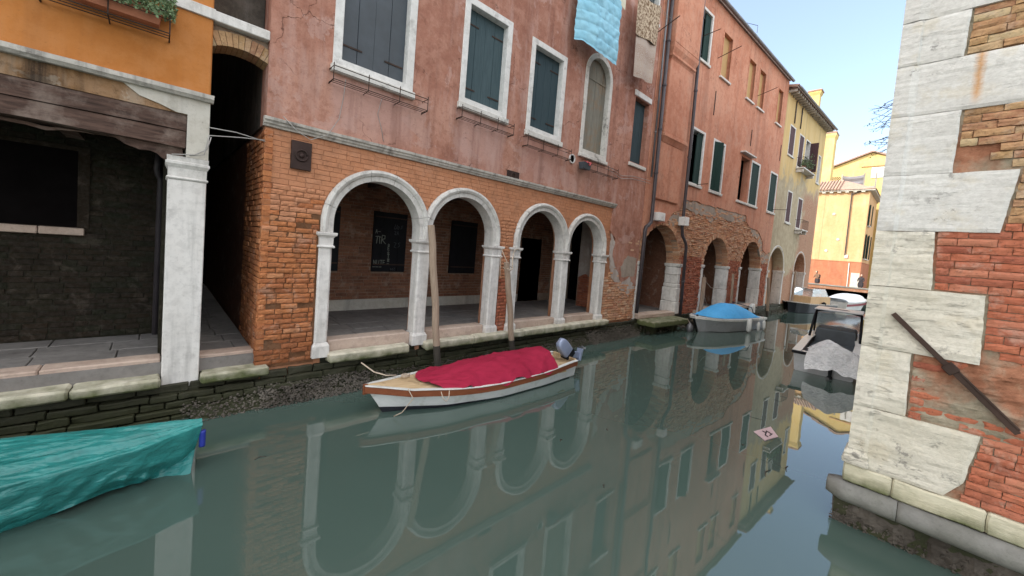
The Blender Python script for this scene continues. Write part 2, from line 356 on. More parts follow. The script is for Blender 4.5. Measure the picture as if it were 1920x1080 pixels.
M['frame'] = stonem('white_window_stone', (.62, .60, .57), (.72, .70, .68), crust=(.14, .12, .1), crustamt=.4, bump=.25)
M['sill_dirty'] = stonem('stained_sill_stone', (.55, .52, .48), (.66, .64, .60), crust=(.06, .055, .05), crustamt=.85, bump=.5)
M['quoin'] = quoinm('quoin_stone', (.54, .52, .49), (.63, .615, .585), rust=(-7.08, 4.40, 4.9), strata=.4, bump=.5)
M['quoin_low'] = quoinm('lower_quoin_stone', (.57, .53, .44), (.66, .62, .54), strata=.42, bump=.8)
M['creamstone'] = stonem('cream_ledge_stone', (.50, .46, .33), (.60, .56, .44), crust=(.16, .14, .1), crustamt=.4, grain=(.5, .5, 2.5), bump=.8, low=(.42, .6, .9))
M['torus'] = stonem('grey_ledge_stone', (.16, .155, .145), (.24, .235, .22), crust=(.07, .065, .06), crustamt=.4, bump=.6, low=(.1, .5, .35))
M['ledge'] = stonem('pale_ledge_stone', (.52, .47, .36), (.62, .57, .47), crust=(.2, .17, .13), crustamt=.4, bump=.6, low=(.46, .68, .92))
M['threshold'] = stonem('pink_threshold_stone', (.42, .31, .25), (.52, .41, .34), crust=(.2, .15, .12), crustamt=.4, bump=.7)
M['rock'] = stonem('wet_foundation_stone', (.022, .02, .016), (.05, .044, .035), crust=(.01, .01, .008), crustamt=.6, bump=1, rough=.55, low=(.05, .75, .3))
M['shell'] = stonem('shell_rubble', (.05, .042, .035), (.15, .13, .11), crust=(.03, .025, .02), crustamt=.6, bump=.9, rough=.7)
M['paving'] = stonem('grey_paving', (.17, .155, .145), (.25, .23, .215), crust=(.08, .07, .065), crustamt=.4, bump=.35, rough=.65)
M['shut_a'] = paint('charcoal_shutter', (.055, .066, .078), .55, .15)
M['shut_b'] = woodm('blue_grey_shutter', (.042, .066, .075), (.072, .105, .116), bump=.3)
M['shut_dark'] = woodm('dark_blue_shutter', (.03, .05, .06), (.05, .075, .085), bump=.2)
M['shut_old'] = woodm('weathered_shutter_wood', (.15, .14, .115), (.26, .25, .21), bump=.6, dirt=(.25, .18, .12))
M['shut_green'] = woodm('dark_green_shutter', (.011, .028, .025), (.02, .044, .038), bump=.2)
M['shut_ochre'] = woodm('ochre_shutter', (.42, .26, .12), (.50, .33, .16), bump=.2)
M['shut_purple'] = woodm('purple_brown_shutter', (.065, .035, .04), (.10, .055, .06), bump=.2)
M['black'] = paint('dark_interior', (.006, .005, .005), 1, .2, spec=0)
M['door_black'] = paint('black_door_paint', (.010, .011, .014), .6, .2, spec=.15)
M['iron'] = paint('rusted_iron', (.055, .032, .024), .75, .35, .3, .6)
M['iron_brown'] = paint('brown_iron', (.045, .026, .022), .6, .3, .5, .5)
M['pipe_dark'] = paint('dark_drainpipe', (.06, .05, .055), .5, .2, .2)
M['pipe_grey'] = paint('grey_drainpipe', (.16, .16, .17), .45, .2, .4)
M['boxwhite'] = paint('white_enamel', (.66, .64, .62), .45, .08, dirt=(.35, .3, .26))
M['beam'] = woodm('old_timber_beam', (.035, .022, .018), (.15, .09, .07), grain=(1.4, 11, 11), bump=.8, dirt=(.2, .15, .125))
M['pole'] = woodm('mooring_pole_wood', (.25, .18, .13), (.38, .29, .22), grain=(16, 16, 1.0), bump=.5)
M['pole_wet'] = woodm('wet_pole_wood', (.04, .035, .03), (.07, .06, .05), bump=.4, rough=.5)
M['cable'] = paint('pale_cable', (.35, .33, .31), .6, .2)
M['rope'] = paint('old_rope', (.45, .36, .28), .9, .25, 0, .8)
M['rooftile'] = brickm('roof_tile', [(.34, .22, .17), (.28, .2, .17), (.40, .27, .2), (.24, .19, .17)], dirtamt=.4)
M['terracotta'] = paint('terracotta_pot', (.38, .14, .075), .8, .2)
M['soil'] = paint('soil', (.05, .035, .025), .95, .3)
M['hair'] = paint('dark_hair', (.03, .022, .018), .7, .2)
M['skin'] = paint('skin', (.5, .3, .22), .6, .08)
# ------------------------------------------------------------------ building kit
def brick_geo(mb, a, b, z0, z1, yf, yb, c=.007, j=.004):
    q = lambda: RND.uniform(-j, j)
    p = [(a + q(), yb, z0 + q()), (b + q(), yb, z0 + q()), (b + q(), yb, z1 + q()), (a + q(), yb, z1 + q())]
    m = [(x, yf + c, z) for x, _, z in p]
    cx, cz = (a + b) / 2, (z0 + z1) / 2
    f = [(x + (c if x < cx else -c), yf + q(), z + (c if z < cz else -c)) for x, _, z in p]
    mb.add(p + m + f, [(0, 1, 5, 4), (1, 2, 6, 5), (2, 3, 7, 6), (3, 0, 4, 7), (4, 5, 9, 8), (5, 6, 10, 9), (6, 7, 11, 10), (7, 4, 8, 11), (8, 9, 10, 11)])
BRICK_ME = {}
def brick_mesh(mat, i):
    if (mat, i) not in BRICK_ME:
        mb = MB(); nx, nz = 6, 3
        def bp(u, v, i=i):
            e = min(u, 1 - u) * .25; g = min(v, 1 - v) * .07; x, z = -.125 + .25 * u, -.035 + .07 * v
            q = noise.noise_vector(Vector((x * 16 + i * 7, i * 3.1, z * 24))) * .009
            return (x + q.x * .7, (.007 if e < .001 or g < .001 else 0) + q.y * 1.3, z + q.z * .7)
        mb.grid(bp, nx, nz)
        ed = [(k_ / nx, 0) for k_ in range(nx)] + [(1, k_ / nz) for k_ in range(nz)] + [(1 - k_ / nx, 1) for k_ in range(nx)] + [(0, 1 - k_ / nz) for k_ in range(nz)]
        fr = [bp(*e) for e in ed]; mb.loft([fr, [(p[0], .1, p[2]) for p in fr]], True, False)
        BRICK_ME[mat, i] = mb.mesh('brick', M[mat], recalc=True)
    return BRICK_ME[mat, i]
def courses(s0, s1, z0, z1, ch, bl, blocked=lambda z: [], gap=.012):
    z = z0; row = 0
    while z + ch * .6 < z1:
        zt = min(z + ch, z1); zm = (z + zt) / 2
        free = [(s0, s1)]
        for a, b in blocked(zm):
            free = [q for x, y in free for q in ((x, min(y, a)), (max(x, b), y)) if q[1] - q[0] > .03]
        for a, b in free:
            x = a - (row % 2) * bl * .5 - U(0, .03)
            while x < b - .02:
                L = bl * RND.choice((1, 1, 1, .92, 1.05, .55)); xa, xb = max(x, a), min(x + L, b)
                if xb - xa > .05: yield xa + gap / 2, xb - gap / 2, z + gap / 2, zt - gap / 2
                x += L
        z = zt; row += 1
def arch_block(c, R, zc): return lambda z: ([(c - R, c + R)] if z <= zc else ([(c - math.sqrt(R * R - (z - zc) ** 2), c + math.sqrt(R * R - (z - zc) ** 2))] if z - zc < R else []))
def place_brick(mat, parent, F, r, yf, name='brick'):
    a, b, z0, z1 = r
    return inst(brick_mesh(mat, RND.randrange(7)), name, parent, F @ Matrix.Translation(((a + b) / 2, yf, (z0 + z1) / 2)) @ Matrix.Rotation(U(-.02, .02), 4, 'Y') @ Matrix.Diagonal(((b - a) / .25, 1, (z1 - z0) / .07, 1)))

def leaf(w, h, planks=2, t=.035, g=.014):
    poly = [(0, 0)]
    for i in range(1, planks):
        x = w * i / planks; poly += [(x - g / 2, 0), (x, g), (x + g / 2, 0)]
    poly += [(w, 0), (w, t), (0, t)]
    return MB().prism(poly, 0, h)
def hinges(w, h, side, parent, X):
    for z in (h * .14, h * .84): MB().box(.02 if side > 0 else w * .35, w * .65 if side > 0 else w - .02, -.012, -.002, z - .014, z + .014).build('hinge', M['iron'], parent, X)
def hole(s0, s1, z0, z1, fw=.14, sill=.2, top=None):
    return rect(s0 + fw - .02, s1 - fw + .02, z0 + sill - .02, z1 - (fw if top is None else top) + .02)
def window(parent, F, s0, s1, z0, z1, fw=.14, sill=.2, top=None, recess=.13, smat='shut_b', fmat='frame', mode='closed', planks=2, proud=.03, hinge=True, leafw=None):
    top = fw if top is None else top
    a, b, c, d = s0 + fw, s1 - fw, z0 + sill, z1 - top
    w = MB().panel(rect(s0, s1, z0 + .002, z1), [rect(a, b, c, d)], -proud, .24, back=False).build('window', M[fmat], parent, F, bevel=.006)
    MB().box(s0 - .03, s1 + .03, -proud - .06, .02, z0 - .05, z0 + min(.08, sill * .6)).build('sill', M['sill_dirty'], w, F, bevel=.012, sub=2, rough=.004)
    h = d - c - .01
    if mode != 'closed':
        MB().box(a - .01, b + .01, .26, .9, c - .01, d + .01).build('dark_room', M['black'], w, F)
    def put(x, rot, wl, side):
        X = F @ Matrix.Translation((x, recess, c + .005)) @ Matrix.Rotation(rot, 4, 'Z')
        o = leaf(wl, h, planks).build('shutter', M[smat], w, X)
        if hinge: hinges(wl, h, side, w, X)
    wl = (b - a) / 2 - .004
    if mode == 'rclosed': put(a + (b - a) / 2 + .002, 0, wl, -1)
    if mode == 'ajar': put(a + .002, -.5, wl, 1); put(a + (b - a) / 2 + .002, 0, wl, -1)
    if mode == 'closed': put(a + .002, 0, wl, 1); put(a + (b - a) / 2 + .002, 0, wl, -1)
    def swing(x, ang):          # leaf standing out from the wall at the jamb
        X = F @ Matrix.Translation((x, -proud - .01, c + .005)) @ Matrix.Rotation(ang, 4, 'Z')
        o = leaf(leafw or wl, h, planks).build('shutter', M[smat], w, X)
        k = leafw or wl
        MB().box(0, k, .036, .046, h * .12, h * .16).box(0, k, .036, .046, h * .84, h * .88).build('batten', M['boxwhite'] if smat == 'shut_green' else M[smat], w, X)
    if mode == 'right': swing(b + .03, -PI / 2 * .97)
    if mode == 'half': put(a + .002, 0, wl, 1); swing(b + .03, -PI / 2 * .95)
    if mode == 'both': swing(b + .03, -PI / 2 * .95); swing(a - .0, -PI / 2 * 1.75)
    return w
def flower_rail(parent, F, s0, s1, z0, z1, dep=.22):
    mb = MB(); r = .008
    for z in (z0, z1): mb.tube([(s0, 0, z), (s0, -dep, z), (s1, -dep, z), (s1, 0, z)], r, 5)
    mb.tube([(s0, -dep, (z0 * .35 + z1 * .65)), (s1, -dep, (z0 * .35 + z1 * .65))], r * .7, 5)
    for d in (.33, .66): mb.tube([(s0, -dep * d, z0), (s1, -dep * d, z0)], r * .8, 5)
    n = max(2, int((s1 - s0) / .45))
    for i in range(n + 1):
        s = s0 + (s1 - s0) * i / n; mb.tube([(s, .01, z0 - .02), (s, -dep, z0 - .01), (s, -dep, z1 + .05)], r, 5)
    return mb.build('flower_rail', M['iron'], parent, F)
def arch_band(parent, F, c, r0, zc, zb, mat, th=.2, depth=.3, proud=.05, nseg=7, off=0.0):
    """stone arch: stilted, moulded voussoirs as separate stones"""
    path = [(c - 0, 'L', zb)]
    prof = [(r0, depth), (r0, -.015 - off), (r0 + th * .42, -.02 - off), (r0 + th * .5, -proud - off), (r0 + th * .72, -proud * 1.5 - off), (r0 + th * .92, -proud * 1.25 - off), (r0 + th, -.01 - off), (r0 + th, .06)]
    arch = None
    st = zc - zb; tot = PI * r0 + 2 * st
    def at(l):      # distance along intrados -> (direction, origin)
        if l <= st: return PI, zb + l
        if l >= tot - st: return 0.0, zb + tot - l
        return PI - (l - st) / r0, zc
    for k in range(nseg):
        l0, l1 = tot * k / nseg + .003, tot * (k + 1) / nseg - .003
        rings = []
        n = 7; jit = U(-.004, .004)
        for i in range(n + 1):
            a, zz = at(l0 + (l1 - l0) * i / n)
            rings.append([(c + rr * math.cos(a), y + jit, zz + rr * math.sin(a)) for rr, y in prof])
        mb = MB().loft(rings)
        if arch is None: arch = mb.build('arch', M[mat], parent, F)
        else: mb.build('voussoir', M[mat], arch, F)
    return arch
def pillar(parent, F, x0, x1, y0, y1, zb, zc, mat='istrian', base=.26, chip=.006):
    t = .03
    poly = [(x0 + t, y0), (x1 - t, y0), (x1, y0 + t), (x1, y1 - t), (x1 - t, y1), (x0 + t, y1), (x0, y1 - t), (x0, y0 + t)]
    p = MB().prism(poly, zb + base, zc - .26).build('pillar', M[mat], parent, F, sub=3, rough=chip, rscale=5)
    MB().stack(x0, x1, y0, y1, [(.03, zb), (.032, zb + base * .78), (.018, zb + base * .86), (.0, zb + base)]).build('base', M[mat], p, F, bevel=.008, sub=1, rough=chip * .8)
    MB().stack(x0, x1, y0, y1, [(.0, zc - .265), (.022, zc - .26), (.03, zc - .245), (.022, zc - .225), (.004, zc - .215), (.008, zc - .09), (.03, zc - .06), (.05, zc - .05), (.055, zc - .012), (.05, zc)]).build('capital', M[mat], p, F)
    return p

# ------------------------------------------------------------------ water
k = NT('canal_water')
n1 = k.noise(.9, 3, .5, k.pos((1, 1.6, 1))); n2 = k.noise(5.5, 3, .5)
col = k.mix(k.ramp(k.noise(.35, 4), [(.35, 0), (.7, 1)]), (.056, .088, .075), (.064, .098, .084))
k.b.inputs['IOR'].default_value = 1.8
k.done(col, .0, k.bump(k.math('ADD', k.math('MULTIPLY', n1, 1.0), k.math('MULTIPLY', n2, .06)), .10, .012), 0, .5)
wat = MB().add([(-60, -70, 0), (140, -70, 0), (140, 70, 0), (-60, 70, 0)], [(0, 1, 2, 3)]).build('canal_water', k.m); struct(wat)

F1 = I4.copy()
TH = math.radians(3.2)
F2 = Matrix.Translation((12.8, 0, 0)) @ Matrix.Rotation(-TH, 4, 'Z')
FR = Matrix.Translation((5.6, -6.52, 0)) @ Matrix.Rotation(-PI / 2, 4, 'Z')

# ================================================================== orange building (left)
ob = thing('orange_building', 'orange plastered building with dark timber-beamed porch and white square pillar at far left', 'building', (-1, 0, 0))
MB().panel(rect(-9, .5, 4.44, 13.2), [], 0, 9.4).build('wall', M['orange'], ob, bevel=.015)
MB().sweep_x([(.05, 4.36), (-.05, 4.36), (-.07, 4.385), (-.085, 4.40), (-.085, 4.455), (.05, 4.47)], -9, .535, 40).build('cornice', M['cornice'], ob, rough=.006, rscale=3)
for a, b in ((-9, -2.2), (-2.2, -.05), (-.045, .52)):
    MB().box(a, b, -.035, .03, 5.48, 5.62).build('string_course', M['istrian'], ob, bevel=.006)
MB().panel(rect(-9, .27, 4.14, 4.37), [], .02, .5).build('fascia', M['ochre'], ob)
MB().panel([(.265, 3.58), (.5, 3.58), (.5, 4.362), (-.35, 4.362), (-.2, 4.25), (.0, 4.2), (.15, 4.146), (.265, 4.146)], [], .0, .5).build('pier_plaster', M['cream'], ob)
bp = MB().sweep_x([(.03, 3.93), (.03, 4.135), (.4, 4.135), (.4, 3.93)], -9, .262, 24).build('timber_beam', M['beam'], ob, rough=.008)
MB().panel([(-9, 3.922), (-9, 3.73)] + wavy([(-3, 3.73), (-1.6, 3.725), (-.4, 3.715), (.258, 3.70)], .008, .09, 3) + [(.258, 3.922)], [], .045, .34).build('lower_beam_board', M['beam'], ob)
MB().panel(wavy([(.25, 3.695), (.25, 3.56), (.12, 3.50), (.0, 3.55), (-.1, 3.6), (-.22, 3.58), (-.36, 3.66), (-.5, 3.71)], .05, .04, 9, True), [], .12, .17).build('torn_board', M['beam'], ob)
MB().panel(wavy([(-.6, 3.70), (-1.0, 3.66), (-1.4, 3.68), (-2.2, 3.6), (-3, 3.70)], .03, .06, 5, True), [], .2, .25).build('torn_board', M['beam'], ob)
# pillar
pl = MB().prism([(.1, 0), (.48, 0), (.49, .01), (.49, .44), (.09, .44), (.09, .01)], .398, 3.26).build('pillar', M['istrian'], ob, sub=4, rough=.004, rscale=4)
MB().stack(.09, .49, .0, .44, [(-.005, 3.262), (.012, 3.27), (.02, 3.285), (.012, 3.3), (.0, 3.305), (.002, 3.42), (.018, 3.45), (.03, 3.47), (.03, 3.5), (.014, 3.51), (.018, 3.575)]).build('capital', M['arch_stone'], pl)
MB().box(.075, .505, -.035, .46, -.3, .40).build('base_block', M['rock'], pl, bevel=.015, sub=2, rough=.004)
# porch interior
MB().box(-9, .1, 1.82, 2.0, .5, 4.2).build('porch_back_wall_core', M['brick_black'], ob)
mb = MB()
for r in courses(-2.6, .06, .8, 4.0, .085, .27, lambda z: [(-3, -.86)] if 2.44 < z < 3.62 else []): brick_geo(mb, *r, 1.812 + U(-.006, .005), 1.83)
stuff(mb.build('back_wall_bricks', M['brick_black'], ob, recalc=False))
w = MB().panel(rect(-2.6, -.76, 2.48, 3.68), [rect(-2.4, -.88, 2.49, 3.62)], 1.79, 1.84).build('porch_window', M['brick_black'], ob)
MB().box(-2.4, -.87, 1.797, 1.819, 2.47, 3.64).build('dark_opening', M['black'], w)
for a, b in ((-2.6, -1.25), (-1.24, -.8)): MB().box(a, b, 1.72, 1.86, 2.37, 2.478).build('sill', M['threshold'], w, bevel=.01)
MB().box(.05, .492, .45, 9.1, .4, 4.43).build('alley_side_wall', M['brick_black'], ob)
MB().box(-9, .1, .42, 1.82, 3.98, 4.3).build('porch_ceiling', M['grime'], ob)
for i in range(9): MB().box(-8.6 + i * .95, -8.42 + i * .95, .42, 1.82, 3.8, 3.975).build('ceiling_joist', M['beam'], ob)
MB().tube([(.0, 1.55, 3.75), (-.02, 1.55, 3.5), (.0, 1.62, 3.42), (.03, 1.66, 3.35), (.02, 1.68, .8)], .045, 8).build('porch_drainpipe', M['pipe_dark'], ob, smooth=True)
# porch floor
fl = MB().box(-9, .5, .1, 1.85, -.3, .75).build('porch_floor', M['paving'], ob)
y = .42
for row, dy in enumerate((.46, .5, .46)):
    x = -4.2 - U(0, .4)
    while x < .08:
        L = U(.55, .95); MB().box(x + .006, min(x + L, .08) - .006, y + .006, min(y + dy, 1.79) - .006, .74, .79 + U(-.004, .004)).build('paving_slab', M['paving'], fl, bevel=.008)
        x += L
    y += dy
for a, b in ((-4.6, -2.4), (-2.39, -1.0), (-.99, .075)):
    MB().box(a, b, .13, .41, .66, .80).build('threshold_stone', M['threshold'], ob, bevel=.015, sub=3, rough=.008)
for a, b in ((-4.6, -2.8), (-2.79, -.72), (-.71, .08)):
    MB().box(a, b, -.17, .2, .47, .60 + U(-.008, .008)).build('ledge_stone', M['ledge'], ob, bevel=.025, sub=4, rough=.014)
# alley between the two buildings
al = thing('alley_paving', 'narrow paved alley floor with pale stone step between the orange and pink buildings', 'alley', (.8, .5, .5))
MB().box(.5, 1.16, .1, 9, -.3, .74).build('alley_bed', M['paving'], al)
y = .42
while y < 8:
    L = U(.4, .6); cut = U(.25, .45)
    for a, b in ((.505, .5 + cut), (.5 + cut, 1.155)): MB().box(a + .004, b - .004, y + .005, y + L - .005, .735, .78 + U(-.004, .004)).build('paving_slab', M['paving'], al, bevel=.008)
    y += L
MB().box(.5, 1.2, .13, .41, .66, .785).build('threshold_stone', M['threshold'], al, bevel=.012, sub=2, rough=.006)
MB().box(.505, 1.33, -.17, .15, .44, .575).build('step_stone', M['ledge'], al, bevel=.025, sub=4, rough=.012)
ar = thing('alley_arch', 'low brick arch with stone lintel bridging the dark alley beside orange wall', 'arch', (.83, .2, 5.0))
R_, zc_ = .72, 4.52
for i in range(11):
    a0, a1 = [math.radians(118 - 56 * t / 11) for t in (i + .04, i + .96)]
    q = [(.83 + rr * math.cos(a), zc_ + rr * math.sin(a)) for a, rr in ((a0, R_), (a1, R_), (a1, R_ + .19), (a0, R_ + .19))]
    MB().panel(q, [], .05 + U(-.015, .015), .4).build('arch_brick', M['brick_tan'], ar)
MB().panel([(.495, 5.36), (.6, 5.40), (.72, 5.43), (.83, 5.435), (.95, 5.43), (1.06, 5.40), (1.165, 5.36), (1.165, 5.472), (.495, 5.472)], [], .1, .42).build('spandrel', M['mortar'], ar)
MB().box(.505, 1.158, -.03, .45, 5.475, 5.61).build('lintel', M['istrian'], ar, bevel=.01)
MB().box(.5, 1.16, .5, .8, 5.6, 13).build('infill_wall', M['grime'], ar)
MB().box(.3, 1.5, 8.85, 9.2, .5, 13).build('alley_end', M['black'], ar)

# window box on the orange wall
wb = thing('window_box', 'terracotta window box with trailing green plants in an iron rail on orange wall', 'planter', (-.35, -.12, 5.05))
MB().stack(-.9, -.02, -.24, -.06, [(-.02, 5.10), (.0, 5.24), (.012, 5.24), (.012, 5.27), (-.012, 5.27), (-.012, 5.25)]).build('trough', M['terracotta'], wb)
flower_rail(wb, I4, -1.0, .06, 5.02, 5.27, .27)
def leafy(name, parent, pts_fn, n, size, mat, dens=1, F=I4):
    mb = MB()
    for _ in range(n):
        p = Vector(pts_fn()); d = Vector((U(-1, 1), U(-1, 1), U(-.6, 1))).normalized(); s = size * U(.6, 1.3)
        a = d.orthogonal().normalized(); a.rotate(Matrix.Rotation(U(0, 6.28), 3, d)); b = d.cross(a)
        mb.add([p, p + a * s * .5 + b * s * .28, p + a * s + d * s * .1, p + a * s * .5 - b * s * .28], [(0, 1, 2, 3)])
    return stuff(mb.build(name, mat, parent, F, recalc=False))
def foliage(name, a, b):
    k = NT(name); col = k.ramp(k.geo.outputs['Random Per Island'], [(0, a), (1, b)]); m = k.done(col, .6, None, 0, .3)
    k.b.inputs['Subsurface Weight'].default_value = .0; return m
M['leaf'] = foliage('green_leaves', (.055, .10, .035), (.18, .25, .13)); M['leaf_dark'] = foliage('dark_leaves', (.02, .03, .012), (.06, .08, .03))
def _p():
    while 1:
        x, y, z = U(-1.05, .1), U(-.44, .02), U(5.10, 5.6)
        if noise.noise(Vector((x * 6, y * 6, z * 6))) > -.2 and z > 5.24 - .5 * max(0, -.22 - y) - .05 * noise.noise(Vector((x * 9, 1, 1))) and z < 5.55 - .9 * max(0, -.15 - y): return x, y, z
leafy('foliage', wb, _p, 3200, .045, M['leaf'])
# ================================================================== pink building with the four white arches
pk = thing('pink_building', 'pink plastered building with brick ground floor and four white stone arches', 'building', (6.8, 0, 0))
AR = [(3.02, .82), (4.93, .82), (7.49, .84), (9.42, .80)]; ZC, ZS = 2.9, 2.72
core_holes = [arc_loop(c, r + .09, ZC, .3) for c, r in AR]
outer = [(1.19, .3)]
for h_ in core_holes: outer += h_
outer += [(12.54, .3), (12.54, 4.3), (1.19, 4.3)]
MB().panel(outer, [], .03, .42).build('ground_floor_wall', M['mortar_orange'], pk)
def blk(z):
    out = []
    for c, r in AR:
        out += arch_block(c, r + .20, ZC)(z)
    if z < 2.75: out += [(1.96, 2.25), (3.8, 4.15), (5.7, 6.05), (6.36, 6.7), (8.3, 8.65), (10.2, 10.52)]
    return out
near, rest = [], []
for r in courses(1.16, 12.54, .54, 4.24, .082, .24, blk, .013):
    a, b, z0, z1 = r
    if a > 10.5 and z0 > 1.9 and noise.noise(Vector((a * 1.3, z0 * 1.3, 5))) > -.15: continue      # under the old render
    (near if (z0 < 3.4 and (a < 2.0 or 5.9 < a < 6.5)) else rest).append(r)
near.sort(key=lambda r: r[0] + .3 * r[2]); rest = near[285:] + rest; near = near[:285]
for r in near:
    a, b, z0, z1 = r; e = max(0, min(1, (3.3 - z0) / 1.2))
    mat = 'brick_pier' if a < 5 else 'brick_red' if z0 < 1.9 else 'brick_upper'
    if a < 5 and z0 > 2.5 + U(0, .9): mat = 'brick_upper'
    if e > .3 and RND.random() < .04: continue
    place_brick(mat, pk, F1, r, .012 * (1 - e) + e * U(-.022, .018))
ups, mids = MB(), MB()
for r in rest:
    a, b, z0, z1 = r
    if z0 > 2.0 and a < 10.6 or (z0 > 3.3): brick_geo(ups, r[0] - .003, r[1] + .003, r[2] - .003, r[3] + .003, .0235 + U(-.003, .002), .1, .003, .003)
    else: brick_geo(mids, *r, U(-.02, .015), .1)
stuff(ups.build('upper_bricks', M['brick_upper'], pk, recalc=False)); stuff(mids.build('lower_bricks', M['brick_worn'], pk, recalc=False))
M['mortar_dark'] = plaster('eroded_mortar', (.10, .045, .022), (.15, .07, .035), (.2, .1, .055), salt=.3, saltcol=(.28, .2, .14), streak=.3, bump=.9, dark=(.04, .02, .015))
MB().box(1.175, 2.0, .022, .1, .5, 3.0).build('eroded_pier_mortar', M['mortar_dark'], pk)
MB().box(5.98, 6.42, .022, .1, .5, 2.4).build('eroded_pier_mortar', M['mortar_dark'], pk)
# quoin bricks returning into the alley
mb = MB()
for r in courses(.0, 1.6, .54, 4.2, .087, .255): brick_geo(mb, *r, -.004 + U(-.012, .006), .1)
stuff(mb.build('alley_corner_bricks', M['brick_pier'], pk, Matrix.Translation((1.165, 1.6, 0)) @ Matrix.Rotation(-PI / 2, 4, 'Z'), recalc=False))
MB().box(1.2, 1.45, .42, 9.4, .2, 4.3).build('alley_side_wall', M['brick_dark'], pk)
# cornice
for a, b in ((1.13, 3.1), (3.105, 5.3), (5.305, 7.6), (7.605, 9.3), (9.305, 10.76)):
    MB().sweep_x([(.05, 4.24), (-.02, 4.24), (-.03, 4.265), (-.055, 4.285), (-.06, 4.31), (-.085, 4.33), (-.09, 4.372), (.05, 4.39)], a, b, 16).build('cornice', M['cornice'], pk, rough=.004, rscale=5)
# plaster with window openings
WIN = dict(A=(2.04, 3.48, 5.4, 7.95), B=(4.53, 5.86, 5.58, 7.84), C=(6.5, 7.83, 5.53, 7.82))
UP = [(2.04, 3.48, 10.4, 12.6), (4.53, 5.86, 10.4, 12.6), (6.5, 7.83, 10.4, 12.6)]
holes = [hole(*v) for v in WIN.values()] + [hole(*v) for v in UP]
dh = arc_loop(9.31, .56, 7.82, 5.63); holes.append(dh)
holes.append(hole(11.3, 12.34, 5.78, 8.17, .06, .1, .2)); holes.append(hole(11.3, 12.3, 10.6, 12.9, .06, .1, .2))
low = wavy([(10.66, 4.22), (10.64, 3.5), (10.95, 3.25), (10.9, 2.7), (11.2, 2.25), (11.6, 1.8), (12.0, 2.05), (12.54, 1.7)], .07, .1, 2)
outer = [(1.16, 4.3), (10.66, 4.3)] + low + [(12.54, 13.4), (1.16, 13.4)]
MB().panel(outer, holes, -.012, .45).build('plaster_wall', M['pink'], pk)
for i, (pts, mt) in enumerate((([(10.72, 3.5), (11.0, 3.1), (11.15, 2.5), (11.9, 2.0), (12.3, 2.3), (12.45, 1.6), (12.1, 1.35), (11.7, 1.55), (11.3, 1.7), (10.95, 2.0), (10.75, 2.6)], 'patch'), ([(11.5, 2.0), (12.35, 2.1), (12.4, 2.7), (11.8, 2.75), (11.4, 2.4)], 'greyrender'))):
    MB().panel(wavy(pts, .09, .09, 4 + i, True), [], -.006 - .012 * i, .05).build('render_patch', M[mt], pk)
MB().box(1.165, 12.54, .46, 9.4, 4.3, 13.38).build('upper_storey_core', M['grime'], pk)
window(pk, F1, *WIN['A'], smat='shut_a'); window(pk, F1, *WIN['B'], smat='shut_b'); window(pk, F1, *WIN['C'], smat='shut_dark')
for v in UP: window(pk, F1, *v, smat='shut_dark', hinge=False)
window(pk, F1, 11.3, 12.34, 5.78, 8.17, .06, .1, .2, recess=.16, smat='shut_dark', mode='closed', hinge=False, fmat='pink', proud=.014)
MB().box(11.27, 12.37, -.05, .05, 8.0, 8.18).build('window_lintel', M['frame'], pk, bevel=.01)
window(pk, F1, 11.3, 12.3, 10.6, 12.9, .06, .1, .2, recess=.16, smat='shut_dark', mode='closed', hinge=False)
# arched window
aw = MB().panel(arc_loop(9.31, .67, 7.82, 5.5), [list(reversed(arc_loop(9.31, .53, 7.82, 5.68)))], -.035, .2, back=False).build('window', M['sill_dirty'], pk, bevel=.006)
for i in range(6):
    a, b = 8.78 + 1.06 * i / 6 + .003, 8.78 + 1.06 * (i + 1) / 6 - .003
    top = lambda x: 7.82 + math.sqrt(max(0, .53 ** 2 - (x - 9.31) ** 2))
    MB().box(a, b, .12 + U(-.004, .004), .16, 5.66, max(top(a), top(b), top((a + b) / 2)) + .05).build('shutter_plank', M['shut_old'], aw)
MB().box(8.8, 9.82, .1, .118, 7.75, 7.79).build('rail', M['shut_old'], aw)
MB().box(8.62, 10.0, -.09, .02, 5.44, 5.54).build('sill', M['sill_dirty'], aw, bevel=.012)
for v in ((2.0, 3.7, 5.17, 5.38, .24), (4.5, 5.95, 5.3, 5.5, .22), (6.45, 8.1, 5.2, 5.42, .2), (8.8, 10.45, 5.12, 5.36, .2)): flower_rail(pk, F1, *v)
# iron plates, vents, pot, ring
ip = MB().box(1.51, 1.80, -.03, .02, 3.68, 4.12).build('iron_plate', M['iron_brown'], pk, bevel=.004)
MB().tube([(1.655 + .085 * math.cos(t * PI / 8), -.04, 3.9 + .085 * math.sin(t * PI / 8)) for t in range(17)], .014, 6).build('ring', M['iron_brown'], ip, smooth=True)
MB().lathe([(.045, 0), (.03, .02), (.0, .03)], 10).build('boss', M['iron_brown'], ip, Matrix.Translation((1.655, -.03, 3.9)) @ Matrix.Rotation(PI / 2, 4, 'X'))
ip = MB().box(6.02, 6.42, -.03, .02, 4.33, 4.54).build('iron_plate', M['iron_brown'], pk, bevel=.004)
MB().tube([(6.22 + .07 * math.cos(t * PI / 6), -.035, 4.43 + .07 * math.sin(t * PI / 6)) for t in range(13)], .012, 6).build('ring', M['iron'], ip)
vt = MB().loft([[(8.36 + r * math.cos(t * PI / 8), y, 5.30 + r * math.sin(t * PI / 8)) for t in range(16)] for r, y in ((.10, 0), (.10, -.05), (.125, -.05), (.125, 0))]).build('round_vent', M['boxwhite'], pk)
MB().loft([[(8.36 + r * math.cos(t * PI / 8), -.02, 5.30 + r * math.sin(t * PI / 8)) for t in range(16)] for r in (.1, .001)], caps=False).build('vent_grille', M['black'], vt)
